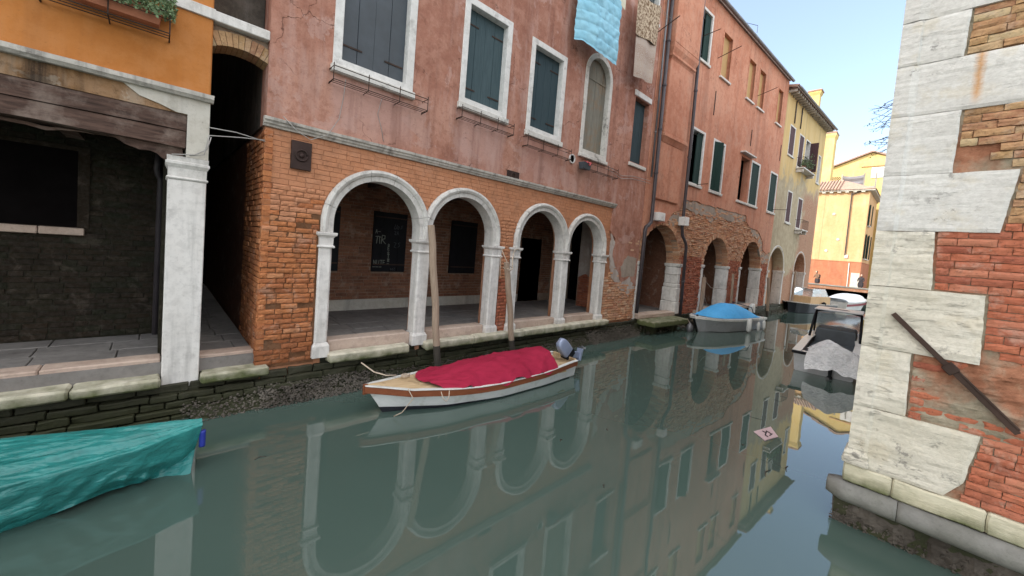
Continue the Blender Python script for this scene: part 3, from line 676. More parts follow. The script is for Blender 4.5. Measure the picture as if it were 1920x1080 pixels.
pt = thing('plant_pot', 'grey plastic trough with a red cloth in it hanging below the arched window', 'plant pot', (8.75, -.15, 5.2))
MB().stack(8.62, 8.98, -.26, -.06, [(-.03, 5.08), (.0, 5.26), (-.012, 5.26), (-.02, 5.2)]).build('trough', M['shut_a'], pt)
M['redcloth'] = clothm('red_cloth', (.40, .05, .06), (.5, .09, .09))
MB().grid(lambda u, v: (8.74 + .24 * u, -.28 + .2 * v, 5.27 + .05 * math.sin(9 * u + 4 * v) - .1 * max(0, .4 - v)), 10, 8).build('cloth', M['redcloth'], pt, smooth=True)
# arches and pillars
for i, (c, r) in enumerate(AR): arch_band(pk, F1, c, r, ZC, ZS, 'arch_stone', off=.004 * (i % 2))
for x0, x1 in ((1.99, 2.2), (3.84, 4.11), (5.75, 6.03), (6.38, 6.65), (8.33, 8.62), (10.22, 10.5)):
    pillar(pk, F1, x0, x1, -.03, .26, .57, ZS, chip=.010 if x0 > 8 else .005)
# thresholds and ledge
for a, b in ((2.23, 3.81), (4.14, 5.72), (6.68, 8.3), (8.65, 10.19)):
    MB().box(a, b, .05, .36, .56, .835).build('threshold_stone', M['threshold'], pk, bevel=.02, sub=4, rough=.008)
for a, b in ((2.2, 3.7), (4.06, 5.3), (5.305, 6.9), (6.905, 8.5), (8.505, 10.0), (10.005, 10.75)):
    MB().box(a, b, -.2, .045, .48, .655 + U(-.012, .008)).build('ledge_stone', M['ledge'], pk, bevel=.03, sub=4, rough=.015)
# arcade interior
fl = MB().box(1.45, 12.54, .1, 2.9, -.3, .755).build('arcade_floor', M['paving'], pk)
y = .37
for row in range(5):
    x = 1.46 - U(0, .5); dy = .5
    while x < 12.5:
        L = U(.6, 1.1); a, b = max(x, 1.46), min(x + L, 12.5)
        if b - a > .08: MB().box(a + .005, b - .005, y + .005, y + dy - .005, .75, .80 + U(-.005, .005)).build('paving_slab', M['paving'], fl, bevel=.008)
        x += L
    y += dy
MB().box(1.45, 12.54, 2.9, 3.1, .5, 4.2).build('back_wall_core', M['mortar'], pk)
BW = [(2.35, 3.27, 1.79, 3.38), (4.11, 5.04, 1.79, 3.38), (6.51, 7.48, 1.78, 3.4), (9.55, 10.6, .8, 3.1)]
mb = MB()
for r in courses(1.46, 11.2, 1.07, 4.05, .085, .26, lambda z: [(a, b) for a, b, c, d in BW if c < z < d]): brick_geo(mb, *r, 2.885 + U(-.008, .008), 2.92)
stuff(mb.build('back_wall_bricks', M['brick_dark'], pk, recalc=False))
MB().box(1.46, 9.5, 2.855, 2.91, .79, 1.07).build('skirting', M['cream'], pk, bevel=.01)
for i, (a, b, c, d) in enumerate(BW[:3]):
    o = MB().box(a, b, 2.89, 2.905, c, d).build('back_window', M['black'], pk)
    for e in (0, 1):
        q = a + (b - a) * e / 2; X = Matrix.Translation((q + .004, 2.845, c + .01))
        leaf((b - a) / 2 - .008, d - c - .02, 2).build('shutter', M['door_black'], o, X)
    for z in (c + .2, d - .14): MB().box(a + .03, b - .03, 2.828, 2.842, z - .016, z + .016).build('strap', M['iron'], o)
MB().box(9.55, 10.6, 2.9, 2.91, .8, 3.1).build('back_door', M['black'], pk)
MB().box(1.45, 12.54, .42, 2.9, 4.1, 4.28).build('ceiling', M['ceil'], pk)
for x in (4.0, 6.2, 8.5): MB().box(x - .1, x + .1, .42, 2.9, 3.93, 4.098).build('ceiling_beam', M['beam'], pk)
MB().box(7.98, 8.42, 2.83, 2.88, 2.62, 2.98).build('marble_plaque', M['istrian'], pk, bevel=.008)
# cross wall at the end of the arcade
MB().panel(wavy([(.3, 4.1), (1.55, 4.1), (1.55, 1.9)], .02, .2) + wavy([(1.55, 1.9), (1.0, 1.75), (.6, 2.0), (.3, 1.85)], .06, .08, 4), [], .0, .2).build('cross_wall_render', M['patch'], pk, Matrix.Translation((11.2, 1.85, 0)) @ Matrix.Rotation(-PI / 2, 4, 'Z'))
mb = MB()
for r in courses(.3, 1.55, .8, 2.3, .085, .26): brick_geo(mb, *r, .02 + U(-.008, .008), .1)
stuff(mb.build('cross_wall_bricks', M['brick_red'], pk, Matrix.Translation((11.2, 1.85, 0)) @ Matrix.Rotation(-PI / 2, 4, 'Z'), recalc=False))
MB().box(11.26, 11.5, .35, 1.6, .7, 4.1).build('cross_wall_core', M['mortar'], pk)
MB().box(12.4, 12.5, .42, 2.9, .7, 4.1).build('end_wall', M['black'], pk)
# graffiti on the dark shutters: strokes of paint
def stroke(mb, pts, w=.012): 
    for a, b in zip(pts, pts[1:]):
        d = Vector((b[0] - a[0], 0, b[1] - a[1])); L = d.length
        if L < 1e-5: continue
        n = Vector((-d.z, 0, d.x)) / L * w; d = d / L * w * .6
        A = Vector((a[0], 0, a[1])) - d; B = Vector((b[0], 0, b[1])) + d
        mb.add([A - n, B - n, B + n, A + n], [(0, 1, 2, 3)])
LET = {'N': [[(0, 0), (0, 1), (.7, 0), (.7, 1)]], 'U': [[(0, 1), (.05, .1), (.35, 0), (.65, .1), (.7, 1)]], 'P': [[(0, 0), (0, 1), (.55, .95), (.6, .6), (0, .5)]], 'T': [[(0, 1), (.8, 1)], [(.4, 1), (.4, 0)]], 'E': [[(.6, 1), (0, 1), (0, 0), (.6, 0)], [(0, .5), (.5, .5)]], 'I': [[(.1, 0), (.1, 1)]],
       'R': [[(0, 0), (.1, 1), (.6, .95), (.6, .6), (.08, .5), (.75, 0)]], 'o': [[(.3, 0), (0, .3), (.2, .7), (.55, .5), (.5, .1), (.3, 0)]], 'n': [[(0, .8), (.5, .85), (.9, .75)], [(.3, .8), (.2, 0)], [(.65, .8), (.75, .0)]], 's': [[(.6, .9), (.1, .8), (.5, .4), (.05, .1)]], 'z': [[(0, .9), (.6, .8), (.1, .1), (.7, .0)]], '-': [[(0, .5), (.8, .5)]], 'A': [[(0, 0), (.35, 1), (.7, 0)], [(.1, .4), (.6, .4)]]}
def write(mb, txt, x, z, h, w=.012, vert=False, slant=0.0):
    for ch in txt:
        for st_ in LET.get(ch, []): stroke(mb, [(x + px * h * .7 + pz * slant * h, z + pz * h) for px, pz in st_], w)
        if vert: z -= h * 1.15
        else: x += h * .72
M['chalk'] = paint('pale_spray_paint', (.26, .28, .24), .8, .2); M['chalk_dim'] = paint('faded_spray_paint', (.07, .08, .09), .8, .2)
g = MB(); write(g, 'nR', 4.17, 2.54, .22, .009); write(g, 'A-', 4.16, 2.8, .10, .006); write(g, 'NUTE', 4.15, 1.98, .12, .006); write(g, '---', 4.13, 1.86, .12, .006)
write(g, 'oEoTn-', 4.52, 2.48, .09, .009, True)
stuff(g.build('graffiti', M['chalk'], pk, Matrix.Translation((0, 2.836, 0)), recalc=False))
g = MB(); write(g, 'Uos', 4.66, 2.95, .12, .006, slant=.3); write(g, 'zA', 4.68, 2.8, .1, .006); write(g, 'ooz', 4.62, 1.84, .07, .006); write(g, 'zs', 4.68, 2.45, .16, .006)
stuff(g.build('faded_graffiti', M['chalk_dim'], pk, Matrix.Translation((0, 2.837, 0)), recalc=False))
# roof
def roof(parent, F, s0, s1, z, dep=6.5, over=.38, rise=1.6, tilemat='rooftile', step=.21):
    rf = MB().hexa([(s0, -over, z + .02), (s1, -over, z + .02), (s1, dep, z + rise), (s0, dep, z + rise), (s0, -over, z + .10), (s1, -over, z + .10), (s1, dep, z + rise + .1), (s0, dep, z + rise + .1)]).build('roof', M[tilemat], parent, F)
    sl = rise / (dep + over)
    def prof(r, flip=1): return [(r * math.cos(t * PI / 6), flip * r * math.sin(t * PI / 6)) for t in range(7)]
    mb = MB(); L = .5
    rings = []
    for yy, rr in ((-.06, .1), (L, .085)): rings.append([(x, yy, zz + yy * sl) for x, zz in prof(rr)] + [(x, yy, zz + yy * sl) for x, zz in reversed(prof(rr - .015))])
    me = mb.loft(rings).mesh('roof_tile', M[tilemat])
    n = int((s1 - s0) / step)
    for i in range(n): inst(me, 'roof_tile', rf, F @ Matrix.Translation((s0 + .1 + i * (s1 - s0 - .1) / n, -over - .02 + U(-.02, .02), z + .10)) @ Matrix.Rotation(U(-.04, .04), 4, 'Z'))
    MB().sweep_x([(-over - .13 + .08 * math.cos(a), z + .02 + .08 * math.sin(a)) for a in [PI + t * PI / 6 for t in range(7)]] + [(-over - .13 + .065 * math.cos(a), z + .02 + .065 * math.sin(a)) for a in [2 * PI - t * PI / 6 for t in range(7)]], s0, s1, 1).build('gutter', M['pipe_grey'], rf, F)
    return rf
roof(pk, F1, 1.2, 12.5, 13.4, over=.1)
# ================================================================== terracotta building beyond the bend
rb = thing('terracotta_building', 'long terracotta building with worn brick arches and dark green shutters', 'building', (12.8 + 6.5, -.36, 0), -TH)
A2 = [(1.3, 1.45, 2.6), (6.3, 1.32, 2.64), (10.72, 1.42, 2.66)]; DEP = .55
outer = [(-.25, .2)]
for c, r, zc in A2: outer += arc_loop(c, r, zc, .2, 16)
outer += [(13.42, .2), (13.42, 5.45), (-.25, 5.45)]
MB().panel(outer, [], .03, DEP).build('ground_floor_wall', M['mortar'], rb, F2)
def blk2(z):
    o = [q for c, r, zc in A2 for q in arch_block(c, r + .02, zc)(z)]
    if z < 2.66: o += [(c + e * r - .17, c + e * r + .17) for c, r, zc in A2 for e in (-1, 1)]
    return o
mb, mb2 = MB(), MB()
for r in courses(-.2, 13.4, .45, 5.4, .078, .25, blk2):
    e = noise.noise(Vector((r[0] * .9, r[2] * 1.4, 2.3)))
    up = r[2] > 2.9
    brick_geo(mb if up else mb2, *r, -.005 + U(-.028, .02) + (.02 * e if up else 0), .12, .01, .007)
stuff(mb.build('upper_worn_bricks', M['brick_worn'], rb, F2, recalc=False)); stuff(mb2.build('lower_red_bricks', M['brick_red'], rb, F2, recalc=False))
# soffits of the arches: a ring of bricks each
for c, r, zc in A2:
    mb = MB(); n = int(PI * r / .085)
    for row in range(2):
        for i in range(n):
            a0, a1 = PI * (i + .06) / n, PI * (i + .94) / n; q = U(-.02, .012)
            p = [(c + rr * math.cos(a), y, zc + rr * math.sin(a)) for y in (-.01 + row * .27 + q, .25 + row * .28) for a, rr in ((a0, r - .015 + q), (a1, r - .015 + q), (a1, r + .2), (a0, r + .2))]
            mb.hexa(p)
    stuff(mb.build('soffit_bricks', M['brick_worn'], rb, F2))
# jamb stones
def jamb(c, r, zc, side, mats=('istrian',), blocks=((.45, 1.5, 0), (1.5, 2.5, .0)), wf=.17):
    s = c + side * r; s0, s1 = (s - .03, s + wf) if side > 0 else (s - wf, s + .03)
    first = None
    for z0, z1, o in blocks:
        x0, x1 = (s0 - o, s1) if side > 0 else (s0, s1 + o)
        ob_ = MB().box(x0, x1, -.03 - abs(o) * .5, DEP - .02, z0 + .004, z1 - .004)
        if first is None: first = ob_.build('jamb', M['istrian'], rb, F2, bevel=.02, sub=3, rough=.012)
        else: ob_.build('jamb_stone', M['istrian'], first, F2, bevel=.02, sub=3, rough=.012)
    MB().stack(s0, s1, -.03, DEP - .02, [(.0, zc - .15), (.03, zc - .12), (.04, zc - .02), (.03, zc)]).build('impost', M['arch_stone'], first, F2, bevel=.008)
jamb(1.3, 1.45, 2.6, -1, blocks=((.2, 1.4, 0), (1.4, 2.45, 0)), wf=.1)
jamb(1.3, 1.45, 2.6, 1, blocks=((.55, 1.05, .16), (1.05, 1.62, .12), (1.62, 1.78, .06), (1.78, 2.14, .0), (2.14, 2.45, .02)), wf=.2)
for c, r, zc in A2[1:]:
    jamb(c, r, zc, -1, blocks=((.3, 1.6, 0), (1.6, zc - .15, 0)), wf=.14); jamb(c, r, zc, 1, blocks=((.3, 1.5, .04), (1.5, zc - .15, 0)), wf=.16)
# dark passage behind the arches
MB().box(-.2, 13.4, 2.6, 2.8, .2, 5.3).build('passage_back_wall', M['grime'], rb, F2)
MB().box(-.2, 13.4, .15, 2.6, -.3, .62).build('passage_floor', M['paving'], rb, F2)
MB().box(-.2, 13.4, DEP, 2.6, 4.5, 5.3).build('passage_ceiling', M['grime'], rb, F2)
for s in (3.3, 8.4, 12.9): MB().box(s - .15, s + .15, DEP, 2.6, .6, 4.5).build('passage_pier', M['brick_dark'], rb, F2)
MB().box(.6, .68, 2.5, 2.6, .62, 2.6).build('door_post', M['grime'], rb, F2)
for a, b in ((-.1, 2.7), (5.0, 7.6), (9.3, 12.1)): MB().box(a + .05, b - .05, -.12, .3, .5, .66).build('threshold_stone', M['threshold'], rb, F2, bevel=.02, sub=3, rough=.01)
# plaster coat, ragged lower edge
W2L = [(2.68, 3.86), (4.66, 5.92), (7.7, 9.02), (9.16, 10.42), (12.03, 13.28)]
W2U = [(2.4, 3.52), (4.52, 5.54), (7.45, 8.42), (8.88, 9.82), (11.75, 12.66)]
holes = [hole(a, b, 5.84, 8.12, .1, .1) for a, b in W2L] + [hole(W2U[0][0], W2U[0][1], 10.68, 12.72, .1, .1)] + [rect(a + .08, b - .08, 10.78, 12.55) for a, b in W2U[1:]]
low = wavy([(-.24, 3.4), (-.12, 3.6)], .0, .3) + wavy([(1.3 - 1.45 * math.cos(t), 2.62 + 1.5 * math.sin(t)) for t in (.75, .95, 1.2, 1.45, 1.65)], .02, .1, 3)[1:] + wavy([(1.45, 4.14), (1.75, 4.55), (2.3, 4.7), (2.6, 5.22), (4.0, 5.24), (6.0, 5.27), (9.25, 5.3), (9.4, 5.0), (9.9, 4.75), (11.2, 4.7), (12.0, 4.2), (12.15, 3.7), (12.7, 3.55), (13.42, 3.65)], .045, .14, 6)
outer = low + [(13.42, 13.4), (-.24, 13.4)]
MB().panel(outer, holes, -.035, .3).build('plaster_wall', M['red'], rb, F2)
for i, pts in enumerate(([(2.7, 5.2), (2.75, 4.9), (3.6, 4.75), (4.4, 4.8), (5.2, 4.55), (6.0, 4.85), (7.5, 4.8), (9.2, 5.0), (9.25, 5.28), (5.5, 5.25)], [(1.55, 4.2), (1.9, 4.5), (2.3, 4.6), (2.5, 4.4), (2.2, 4.15), (1.8, 4.05)], [(9.9, 4.75), (11.2, 4.65), (12.0, 4.1), (12.2, 3.5), (13.3, 3.55), (13.35, 3.1), (12.4, 2.9), (11.9, 3.4), (11.2, 4.25), (10.4, 4.4)])):
    MB().panel(wavy(pts, .1, .1, 20 + i, True), [], -.018, .08).build('render_patch', M['greyrender'], rb, F2)
MB().box(-.25, 13.42, .32, 8, 5.45, 13.38).build('upper_storey_core', M['grime'], rb, F2)
for i, (a, b) in enumerate(W2L):
    window(rb, F2, a, b, 5.84, 8.12, .1, .1, recess=(.02, .02, .02, -.01, -.01)[i], smat='shut_green', mode=('rclosed', 'ajar', 'none', 'closed', 'closed')[i], proud=.045, hinge=False, fmat='red' if i == 2 else 'frame')
MB().box(7.6, 9.12, -.25, .02, 8.16, 8.22).build('window_hood', M['istrian'], rb, F2)
window(rb, F2, *W2U[0], 10.68, 12.72, .1, .1, recess=.02, smat='shut_green', mode='rclosed', proud=.045, hinge=False)
for a, b in W2U[1:]:
    bw = MB().panel(rect(a, b, 10.68, 12.62), [rect(a + .08, b - .08, 10.78, 12.54)], -.05, .05, back=False).build('blind_window', M['red'], rb, F2)
    MB().box(a + .08, b - .08, .1, .14, 10.76, 12.56).build('closed_panel', M['shut_ochre'], bw, F2)
    MB().box(a - .03, b + .03, -.12, .02, 10.62, 10.70).build('sill', M['istrian'], bw, F2, bevel=.008)
# chimney breast with mouldings
cb = MB().box(.28, 2.1, -.30, .0, 10.35, 13.9).build('chimney_breast', M['red'], rb, F2, bevel=.02)
MB().stack(.36, 2.02, -.2, .0, [(-.03, 9.82), (.0, 9.88), (.05, 9.93), (.05, 10.0), (.02, 10.02), (.09, 10.2), (.1, 10.345)]).build('corbel', M['red'], cb, F2)
MB().box(.36, 2.02, -.18, .0, 7.3, 9.84).build('lower_breast', M['red'], cb, F2, bevel=.02)
MB().stack(.36, 2.02, -.18, .0, [(-.06, 6.95), (-.01, 7.05), (.02, 7.1), (.05, 7.14), (.05, 7.22), (.02, 7.24), (.02, 7.3)]).build('lower_moulding', M['red'], cb, F2)
MB().box(.36, 2.02, -.11, .0, 4.9, 6.97).build('base_breast', M['red'], cb, F2, bevel=.03)
# drainpipes
def pipe(name, pts, r, mat, F, parent=rb): 
    p = MB().tube(pts, r, 9).build(name, M[mat], parent, F, smooth=True)
    for a, b in zip(pts, pts[1:]):
        L = Vector(b) - Vector(a)
        if L.length > 1.5:
            for t in range(1, int(L.length / 1.8) + 1):
                q = Vector(a) + L * (t / (int(L.length / 1.8) + 1)); MB().lathe([(r, -.03), (r * 1.25, -.03), (r * 1.25, .03), (r, .03)], 10).build('clamp', M[mat], p, F @ Matrix.Translation(q))
    return p
pipe('drainpipe', [(.08, -.14, 13.4), (.16, -.14, 4.25), (.14, -.14, 4.02), (-.02, -.15, 3.9), (-.16, -.15, 3.82), (-.2, -.15, 3.7), (-.24, -.15, .75)], .065, 'pipe_dark', F2)
pipe('thin_drainpipe', [(-.12, -.11, 13.4), (-.08, -.11, 5.6)], .035, 'pipe_grey', F2)
pipe('drainpipe', [(2.26, -.16, 13.4), (2.4, -.16, 8.0), (2.42, -.16, 5.6), (2.42, -.16, 4.1), (2.5, -.16, 3.75), (2.85, -.16, 3.45), (2.92, -.16, 3.3), (3.0, -.16, .5)], .06, 'pipe_dark', F2)
MB().box(.42, .88, -.26, -.04, 4.12, 4.42).build('junction_box', M['boxwhite'], rb, F2, bevel=.012)
MB().box(2.3, 2.62, -.32, -.04, 4.12, 4.46).build('junction_box', M['boxwhite'], rb, F2, bevel=.012)
for s, z, L, dz in ((4.2, 11.3, .9, .25), (8.9, 11.2, .85, .25), (2.4, 11.4, .8, .1), (3.4, 5.9, .5, .03), (13.1, 6.1, .7, -.02)):
    MB().tube([(s, .0, z), (s + .1, -L, z + dz)], .014, 6).build('iron_rod', M['iron'], rb, F2)
for s, z, h in ((4.35, 9.0, 1.0), (8.7, 8.7, .8), (13.2, 8.9, .9)):
    MB().box(s - .025, s + .025, -.06, -.03, z, z + h).build('tie_plate', M['iron'], rb, F2, bevel=.006)
roof(rb, F2, -.2, 13.42, 13.4, over=.1)
an = thing('roof_antenna', 'thin bent wire antenna on the terracotta roof edge', 'antenna', (21, -.2, 13.8))
MB().tube([(8.2, .9, 14.0), (8.2, .9, 14.9), (8.9, .3, 14.75), (8.9, .3, 14.4)], .012, 5).build('mast', M['iron'], an, F2)

# ================================================================== yellow building
yb = thing('yellow_building', 'narrow yellow plastered building with purple-brown shutters and bracketed eaves', 'building', (12.8 + 18, -1, 0), -TH)
k = NT('yellow_and_worn_render')
x = k.xyz(); n1 = k.noise(.8, 8, .65, dist=.4); n2 = k.noise(3, 8, .62)
ye = k.ramp(k.noise(1.0, 6, .6, k.pos((1.6, 1.6, .4))), [(.3, (.52, .36, .16)), (.55, (.58, .42, .20)), (.75, (.58, .45, .26))])
gr = k.ramp(n2, [(.3, (.34, .28, .19)), (.6, (.44, .37, .26)), (.8, (.5, .44, .33))])
br = k.ramp(k.noise(9, 6, .7, k.pos((1, 1, 3))), [(.3, (.28, .12, .08)), (.55, (.40, .24, .16)), (.75, (.5, .40, .30))])
zz = k.math('ADD', x['Z'], k.math('MULTIPLY', k.math('SUBTRACT', n1, .5), 5.0))
sx = k.math('ADD', x['X'], k.math('MULTIPLY', k.math('SUBTRACT', n1, .5), 6.0))
col = k.mix(k.mapr(zz, 8.6, 8.1), ye, gr)
col = k.mix(k.math('MULTIPLY', k.mapr(sx, 31.2, 32.0), k.mapr(zz, 8.4, 7.6)), col, br)
col = k.mix(k.mapr(zz, 2.9, 2.5), col, br)
col = k.mix(k.math('MULTIPLY', k.ramp(k.noise(1, 6, .6, k.pos((3, 3, .2))), [(.5, 0), (.72, 1)]), .35), col, (.2, .14, .08))
M['yellow'] = k.done(col, .9, k.bump(n2, .7, .03))
Y0, Y1 = 13.42, 22.6
YA = [(14.86, 1.38, 2.62), (19.85, 1.28, 2.62)]
YW = [(14.5, 15.6, 9.55, 11.35), (16.5, 17.55, 9.2, 11.3), (17.95, 19.0, 9.2, 11.3), (21.3, 22.0, 9.0, 11.0), (15.45, 16.45, 5.6, 7.6), (17.75, 18.8, 5.45, 7.5)]
outer = [(Y0, .2)]
for c, r, zc in YA: outer += arc_loop(c, r, zc, .2, 16)
outer += [(Y1, .2), (Y1, 13.05), (Y0, 13.05)]
MB().panel(outer, [hole(*w_, .08, .1) for w_ in YW], -.02, .55).build('wall', M['yellow'], yb, F2)
MB().box(Y1 - .5, Y1 - .01, .5, 8, .2, 13.04).build('end_wall', M['yellow'], yb, F2)
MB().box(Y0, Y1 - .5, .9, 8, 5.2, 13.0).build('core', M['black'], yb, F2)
MB().box(Y0, Y1 - .5, .56, .95, .3, 5.2).build('arch_infill', M['brick_worn'], yb, F2)
for c, r, zc in YA:
    for e in (-1, 1):
        s = c + e * r; a, b = (s - .04, s + .16) if e > 0 else (s - .16, s + .04)
        j = MB().box(a, b, -.05, .5, .3, zc - .15).build('jamb', M['arch_stone'], yb, F2, bevel=.02, sub=3, rough=.01)
        MB().box(a - .04, b + .04, -.09, .52, zc - .15, zc).build('impost', M['arch_stone'], j, F2, bevel=.012)
    arch_band(yb, F2, c, r, zc, zc, 'arch_stone', th=.16, depth=.3, proud=.03, nseg=9)
for i, w_ in enumerate(YW):
    window(yb, F2, *w_, .08, .1, recess=-.01, smat='shut_purple', mode=('closed', 'closed', 'right', 'none', 'closed', 'closed')[i], proud=.03, hinge=False, planks=3)
def balcony(s0, s1, z, name='balcony'):
    b_ = MB().box(s0, s1, -.45, .0, z - .08, z).build(name, M['istrian'], yb, F2, bevel=.012)
    for s in (s0 + .1, s1 - .2): MB().prism([(0, 0), (.1, 0), (.1, .4), (0, .4)], 0, .18).build('bracket', M['istrian'], b_, F2 @ Matrix.Translation((s, -.4, z - .27)))
    return b_
b1 = balcony(16.4, 19.1, 9.15); b2 = balcony(17.6, 18.95, 5.4)
for bb, s0, s1, z in ((b1, 16.4, 19.1, 9.15), (b2, 17.6, 18.95, 5.4)):
    n = int((s1 - s0) / .16); mb = MB()
    mb.tube([(s0, 0, z + .6), (s0, -.43, z + .6), (s1, -.43, z + .6), (s1, 0, z + .6)], .014, 5)
    for i in range(n + 1): mb.tube([(s0 + (s1 - s0) * i / n, -.43, z), (s0 + (s1 - s0) * i / n, -.43, z + .6)], .008, 4)
    mb.build('railing', M['iron'], bb, F2)
for i, (s, z, h) in enumerate(((17.1, 9.15, .5), (18.3, 9.15, .65))):
    pp = thing('balcony_plant', ('small bushy plant left on the yellow building balcony', 'taller bushy plant right on the yellow building balcony')[i], 'plant', tuple(F2 @ Vector((s, -.25, z))))
    MB().lathe([(.09, 0), (.12, .2), (.1, .2), (.1, .18)], 10).build('pot', M['terracotta'], pp, F2 @ Matrix.Translation((s, -.25, z)))
    leafy('foliage', pp, lambda: (s + RND.gauss(0, .16), -.28 + RND.gauss(0, .1), z + .2 + abs(RND.gauss(0, h * .5))), 350, .09, M['leaf'], F=F2)
# eaves: brackets and tiles
n = 22
for i in range(n):
    s = Y0 + .15 + (Y1 - Y0 - .3) * i / (n - 1)
    MB().prism([(-.05, 0), (.05, 0), (.05, .42), (-.05, .42)], 0, .16).build('eaves_bracket', M['cornice'], yb, F2 @ Matrix.Translation((s, -.42, 12.84)))
MB().box(Y0, Y1 + .2, -.44, .0, 13.0, 13.04).build('eaves_board', M['beam'], yb, F2)
roof(yb, F2, Y0, Y1 + .25, 13.03, over=.42)
def chimney(parent, F, s, y, z0, z1, w, mat, capmat='rooftile'):
    c = MB().stack(s - w / 2, s + w / 2, y - w / 2, y + w / 2, [(0, z0), (-.02, z1 - .5), (-.02, z1 - .28), (.06, z1 - .1), (.06, z1)]).build('chimney', M[mat], parent, F)
    MB().stack(s - w / 2, s + w / 2, y - w / 2, y + w / 2, [(.0, z0 + .7), (.05, z0 + .72), (.05, z0 + .78), (0, z0 + .8)]).build('collar', M[mat], c, F)
    MB().stack(s - w / 2, s + w / 2, y - w / 2, y + w / 2, [(.1, z1), (.12, z1 + .06), (-.02, z1 + .14)]).build('cap', M[capmat], c, F)
chimney(yb, I4, 34.4, -.55, 12.9, 15.55, .62, 'sunny')
for s in (15.05, 16.3): pipe('thin_drainpipe', [(s, -.06, 12.8), (s, -.06, 11.5)], .03, 'pipe_dark', F2, yb)
MB().tube([(20.5, .02, 5.8), (20.6, .0, 5.2), (20.45, -.01, 4.6)], .02, 5).build('anchor_iron', M['iron'], yb, F2)

# ================================================================== far end of the canal
qy = struct(MB().box(52, 75, -40, 12, -.3, 1.05).build('far_quay', M['paving']))
pw = thing('quay_parapet', 'low brick parapet with shade-darkened stone coping at the far end of the canal', 'parapet', (52, -4, 0))
MB().box(52, 52.35, -16, 4, -.3, 1.36).build('wall', M['brick_dark'], pw)
for i in range(10): MB().box(51.93, 52.42, -16 + 2 * i + .004, -14 + 2 * i - .004, 1.36, 1.5).build('coping_stone', M['torus'], pw, bevel=.02)  # darker stone colour stands in for shade on the coping
ph = thing('peach_house', 'peach plastered house with red base and tiled roof closing the canal view', 'house', (58, 0, 1.05))
HX0, HX1, HY0, HY1, HZ0, HZ1 = 55, 64, -2.45, 7.0, 1.0, 11.75
MB().box(HX0, HX1, HY0, HY1, 4.12, HZ1).build('wall', M['peach'], ph)
MB().box(HX0 - .03, HX1 + .03, HY0 - .03, HY1, HZ0, 4.1).build('base_wall', M['redbase'], ph)
MB().box(HX0 - .06, HX1, HY0 - .06, HY1, 4.09, 4.16).build('string_course', M['redbase'], ph)
MB().box(HX0 - .02, HX0 + .2, 1.2, 1.9, 4.2, HZ1).build('corner_strip', M['peach'], ph)
ev = MB().box(HX0 - .35, HX1, HY0 - .4, HY1, HZ1, HZ1 + .14).build('eaves', M['cream'], ph)
for i in range(14): MB().box(HX0 - .3, HX0, HY1 - .5 - i * .66, HY1 - .2 - i * .66, HZ1 - .14, HZ1 - .005).build('dentil', M['cream'], ev)
rf = MB().hexa([(HX0 - .45, HY0 - .5, HZ1 + .15), (HX1, HY0 - .5, HZ1 + .15), (HX1, HY1, HZ1 + .15), (HX0 - .45, HY1, HZ1 + .15), (HX0 + 2.4, HY0 + 2.3, HZ1 + 1.6), (HX1, HY0 + 2.3, HZ1 + 1.6), (HX1, HY1, HZ1 + 1.6), (HX0 + 2.4, HY1, HZ1 + 1.6)]).build('roof', M['rooftile'], ph)
mb = MB().tube([(0, 0, 0), (2.95, 0, 1.5)], .11, 6); me = mb.mesh('tile_row', M['rooftile'])
for i in range(26): inst(me, 'tile_row', rf, Matrix.Translation((HX0 - .5, HY1 - .1 - i * .27, HZ1 + .18)))
p = MB().tube([(54.9, -1.0, 11.6), (54.9, -1.05, 4.8)], .05, 7).build('drainpipe', M['pipe_dark'], ph)
MB().tube([(54.9, -1.0, 11.4), (54.85, -1.7, 11.7), (54.8, -2.5, 11.75)], .05, 7).build('drainpipe_arm', M['pipe_dark'], p)
MB().box(54.9, 55, -1.3, -1.05, 4.5, 4.85).build('meter_box', M['boxwhite'], ph)
MB().box(54.94, 55, -2.45, -1.75, 1.05, 2.95).build('pale_doorway', M['cream'], ph)
MB().tube([(54.93, -1.55, 1.2), (54.93, -1.5, 4.0)], .04, 6).build('conduit', M['boxwhite'], ph)
for y_, z_ in ((.3, 9.3), (-.3, 6.5), (.6, 5.2)): MB().lathe([(.16, 0), (.14, .05), (0, .06)], 10).build('wall_anchor', M['cream'], ph, Matrix.Translation((55, y_, z_)) @ Matrix.Rotation(-PI / 2, 4, 'Y'))
for i, (x_, z0, z1) in enumerate(((56.2, 4.6, 7.2), (58.6, 4.6, 7.2), (56.4, 8.2, 10.4))):
    w = MB().box(x_, x_ + 1, HY0 - .04, HY0 + .02, z0, z1).build('window', M['black'], ph)
    for e in (0, 1): MB().box(x_ - .5 + e * 1.5, x_ + e * 1.5, HY0 - .12 - .1 * e, HY0 - .06 - .1 * e, z0, z1).build('shutter', M['shut_green'], w)
    MB().box(x_ - .1, x_ + 1.1, HY0 - .2, HY0, z0 - .1, z0).build('sill', M['istrian'], w)
tw = thing('yellow_chimney_tower', 'tall sunlit yellow stack rising behind the peach house', 'chimney', (60.5, 2.9, 11))
MB().stack(60, 61.6, 1.75, 4.6, [(0, 1.05), (0, 19.2), (.12, 19.5), (.12, 19.75)]).build('shaft', M['sunny'], tw)
MB().stack(60, 61.6, 1.75, 4.6, [(.16, 19.75), (.18, 19.9), (-.1, 20.05)]).build('cap', M['rooftile'], tw)
gh = thing('gabled_house', 'sunlit yellow house with low gable and roof terrace beyond the peach house', 'house', (73, -1, 1))
MB().panel([(-12, 1), (9, 1), (9, 15), (9, 15.9), (1.0, 19.3), (-7.5, 15.8), (-12, 15)], [], 0, 9).build('wall', M['sunny'], gh, Matrix.Translation((70, 0, 0)) @ Matrix.Rotation(-PI / 2, 4, 'Z'))
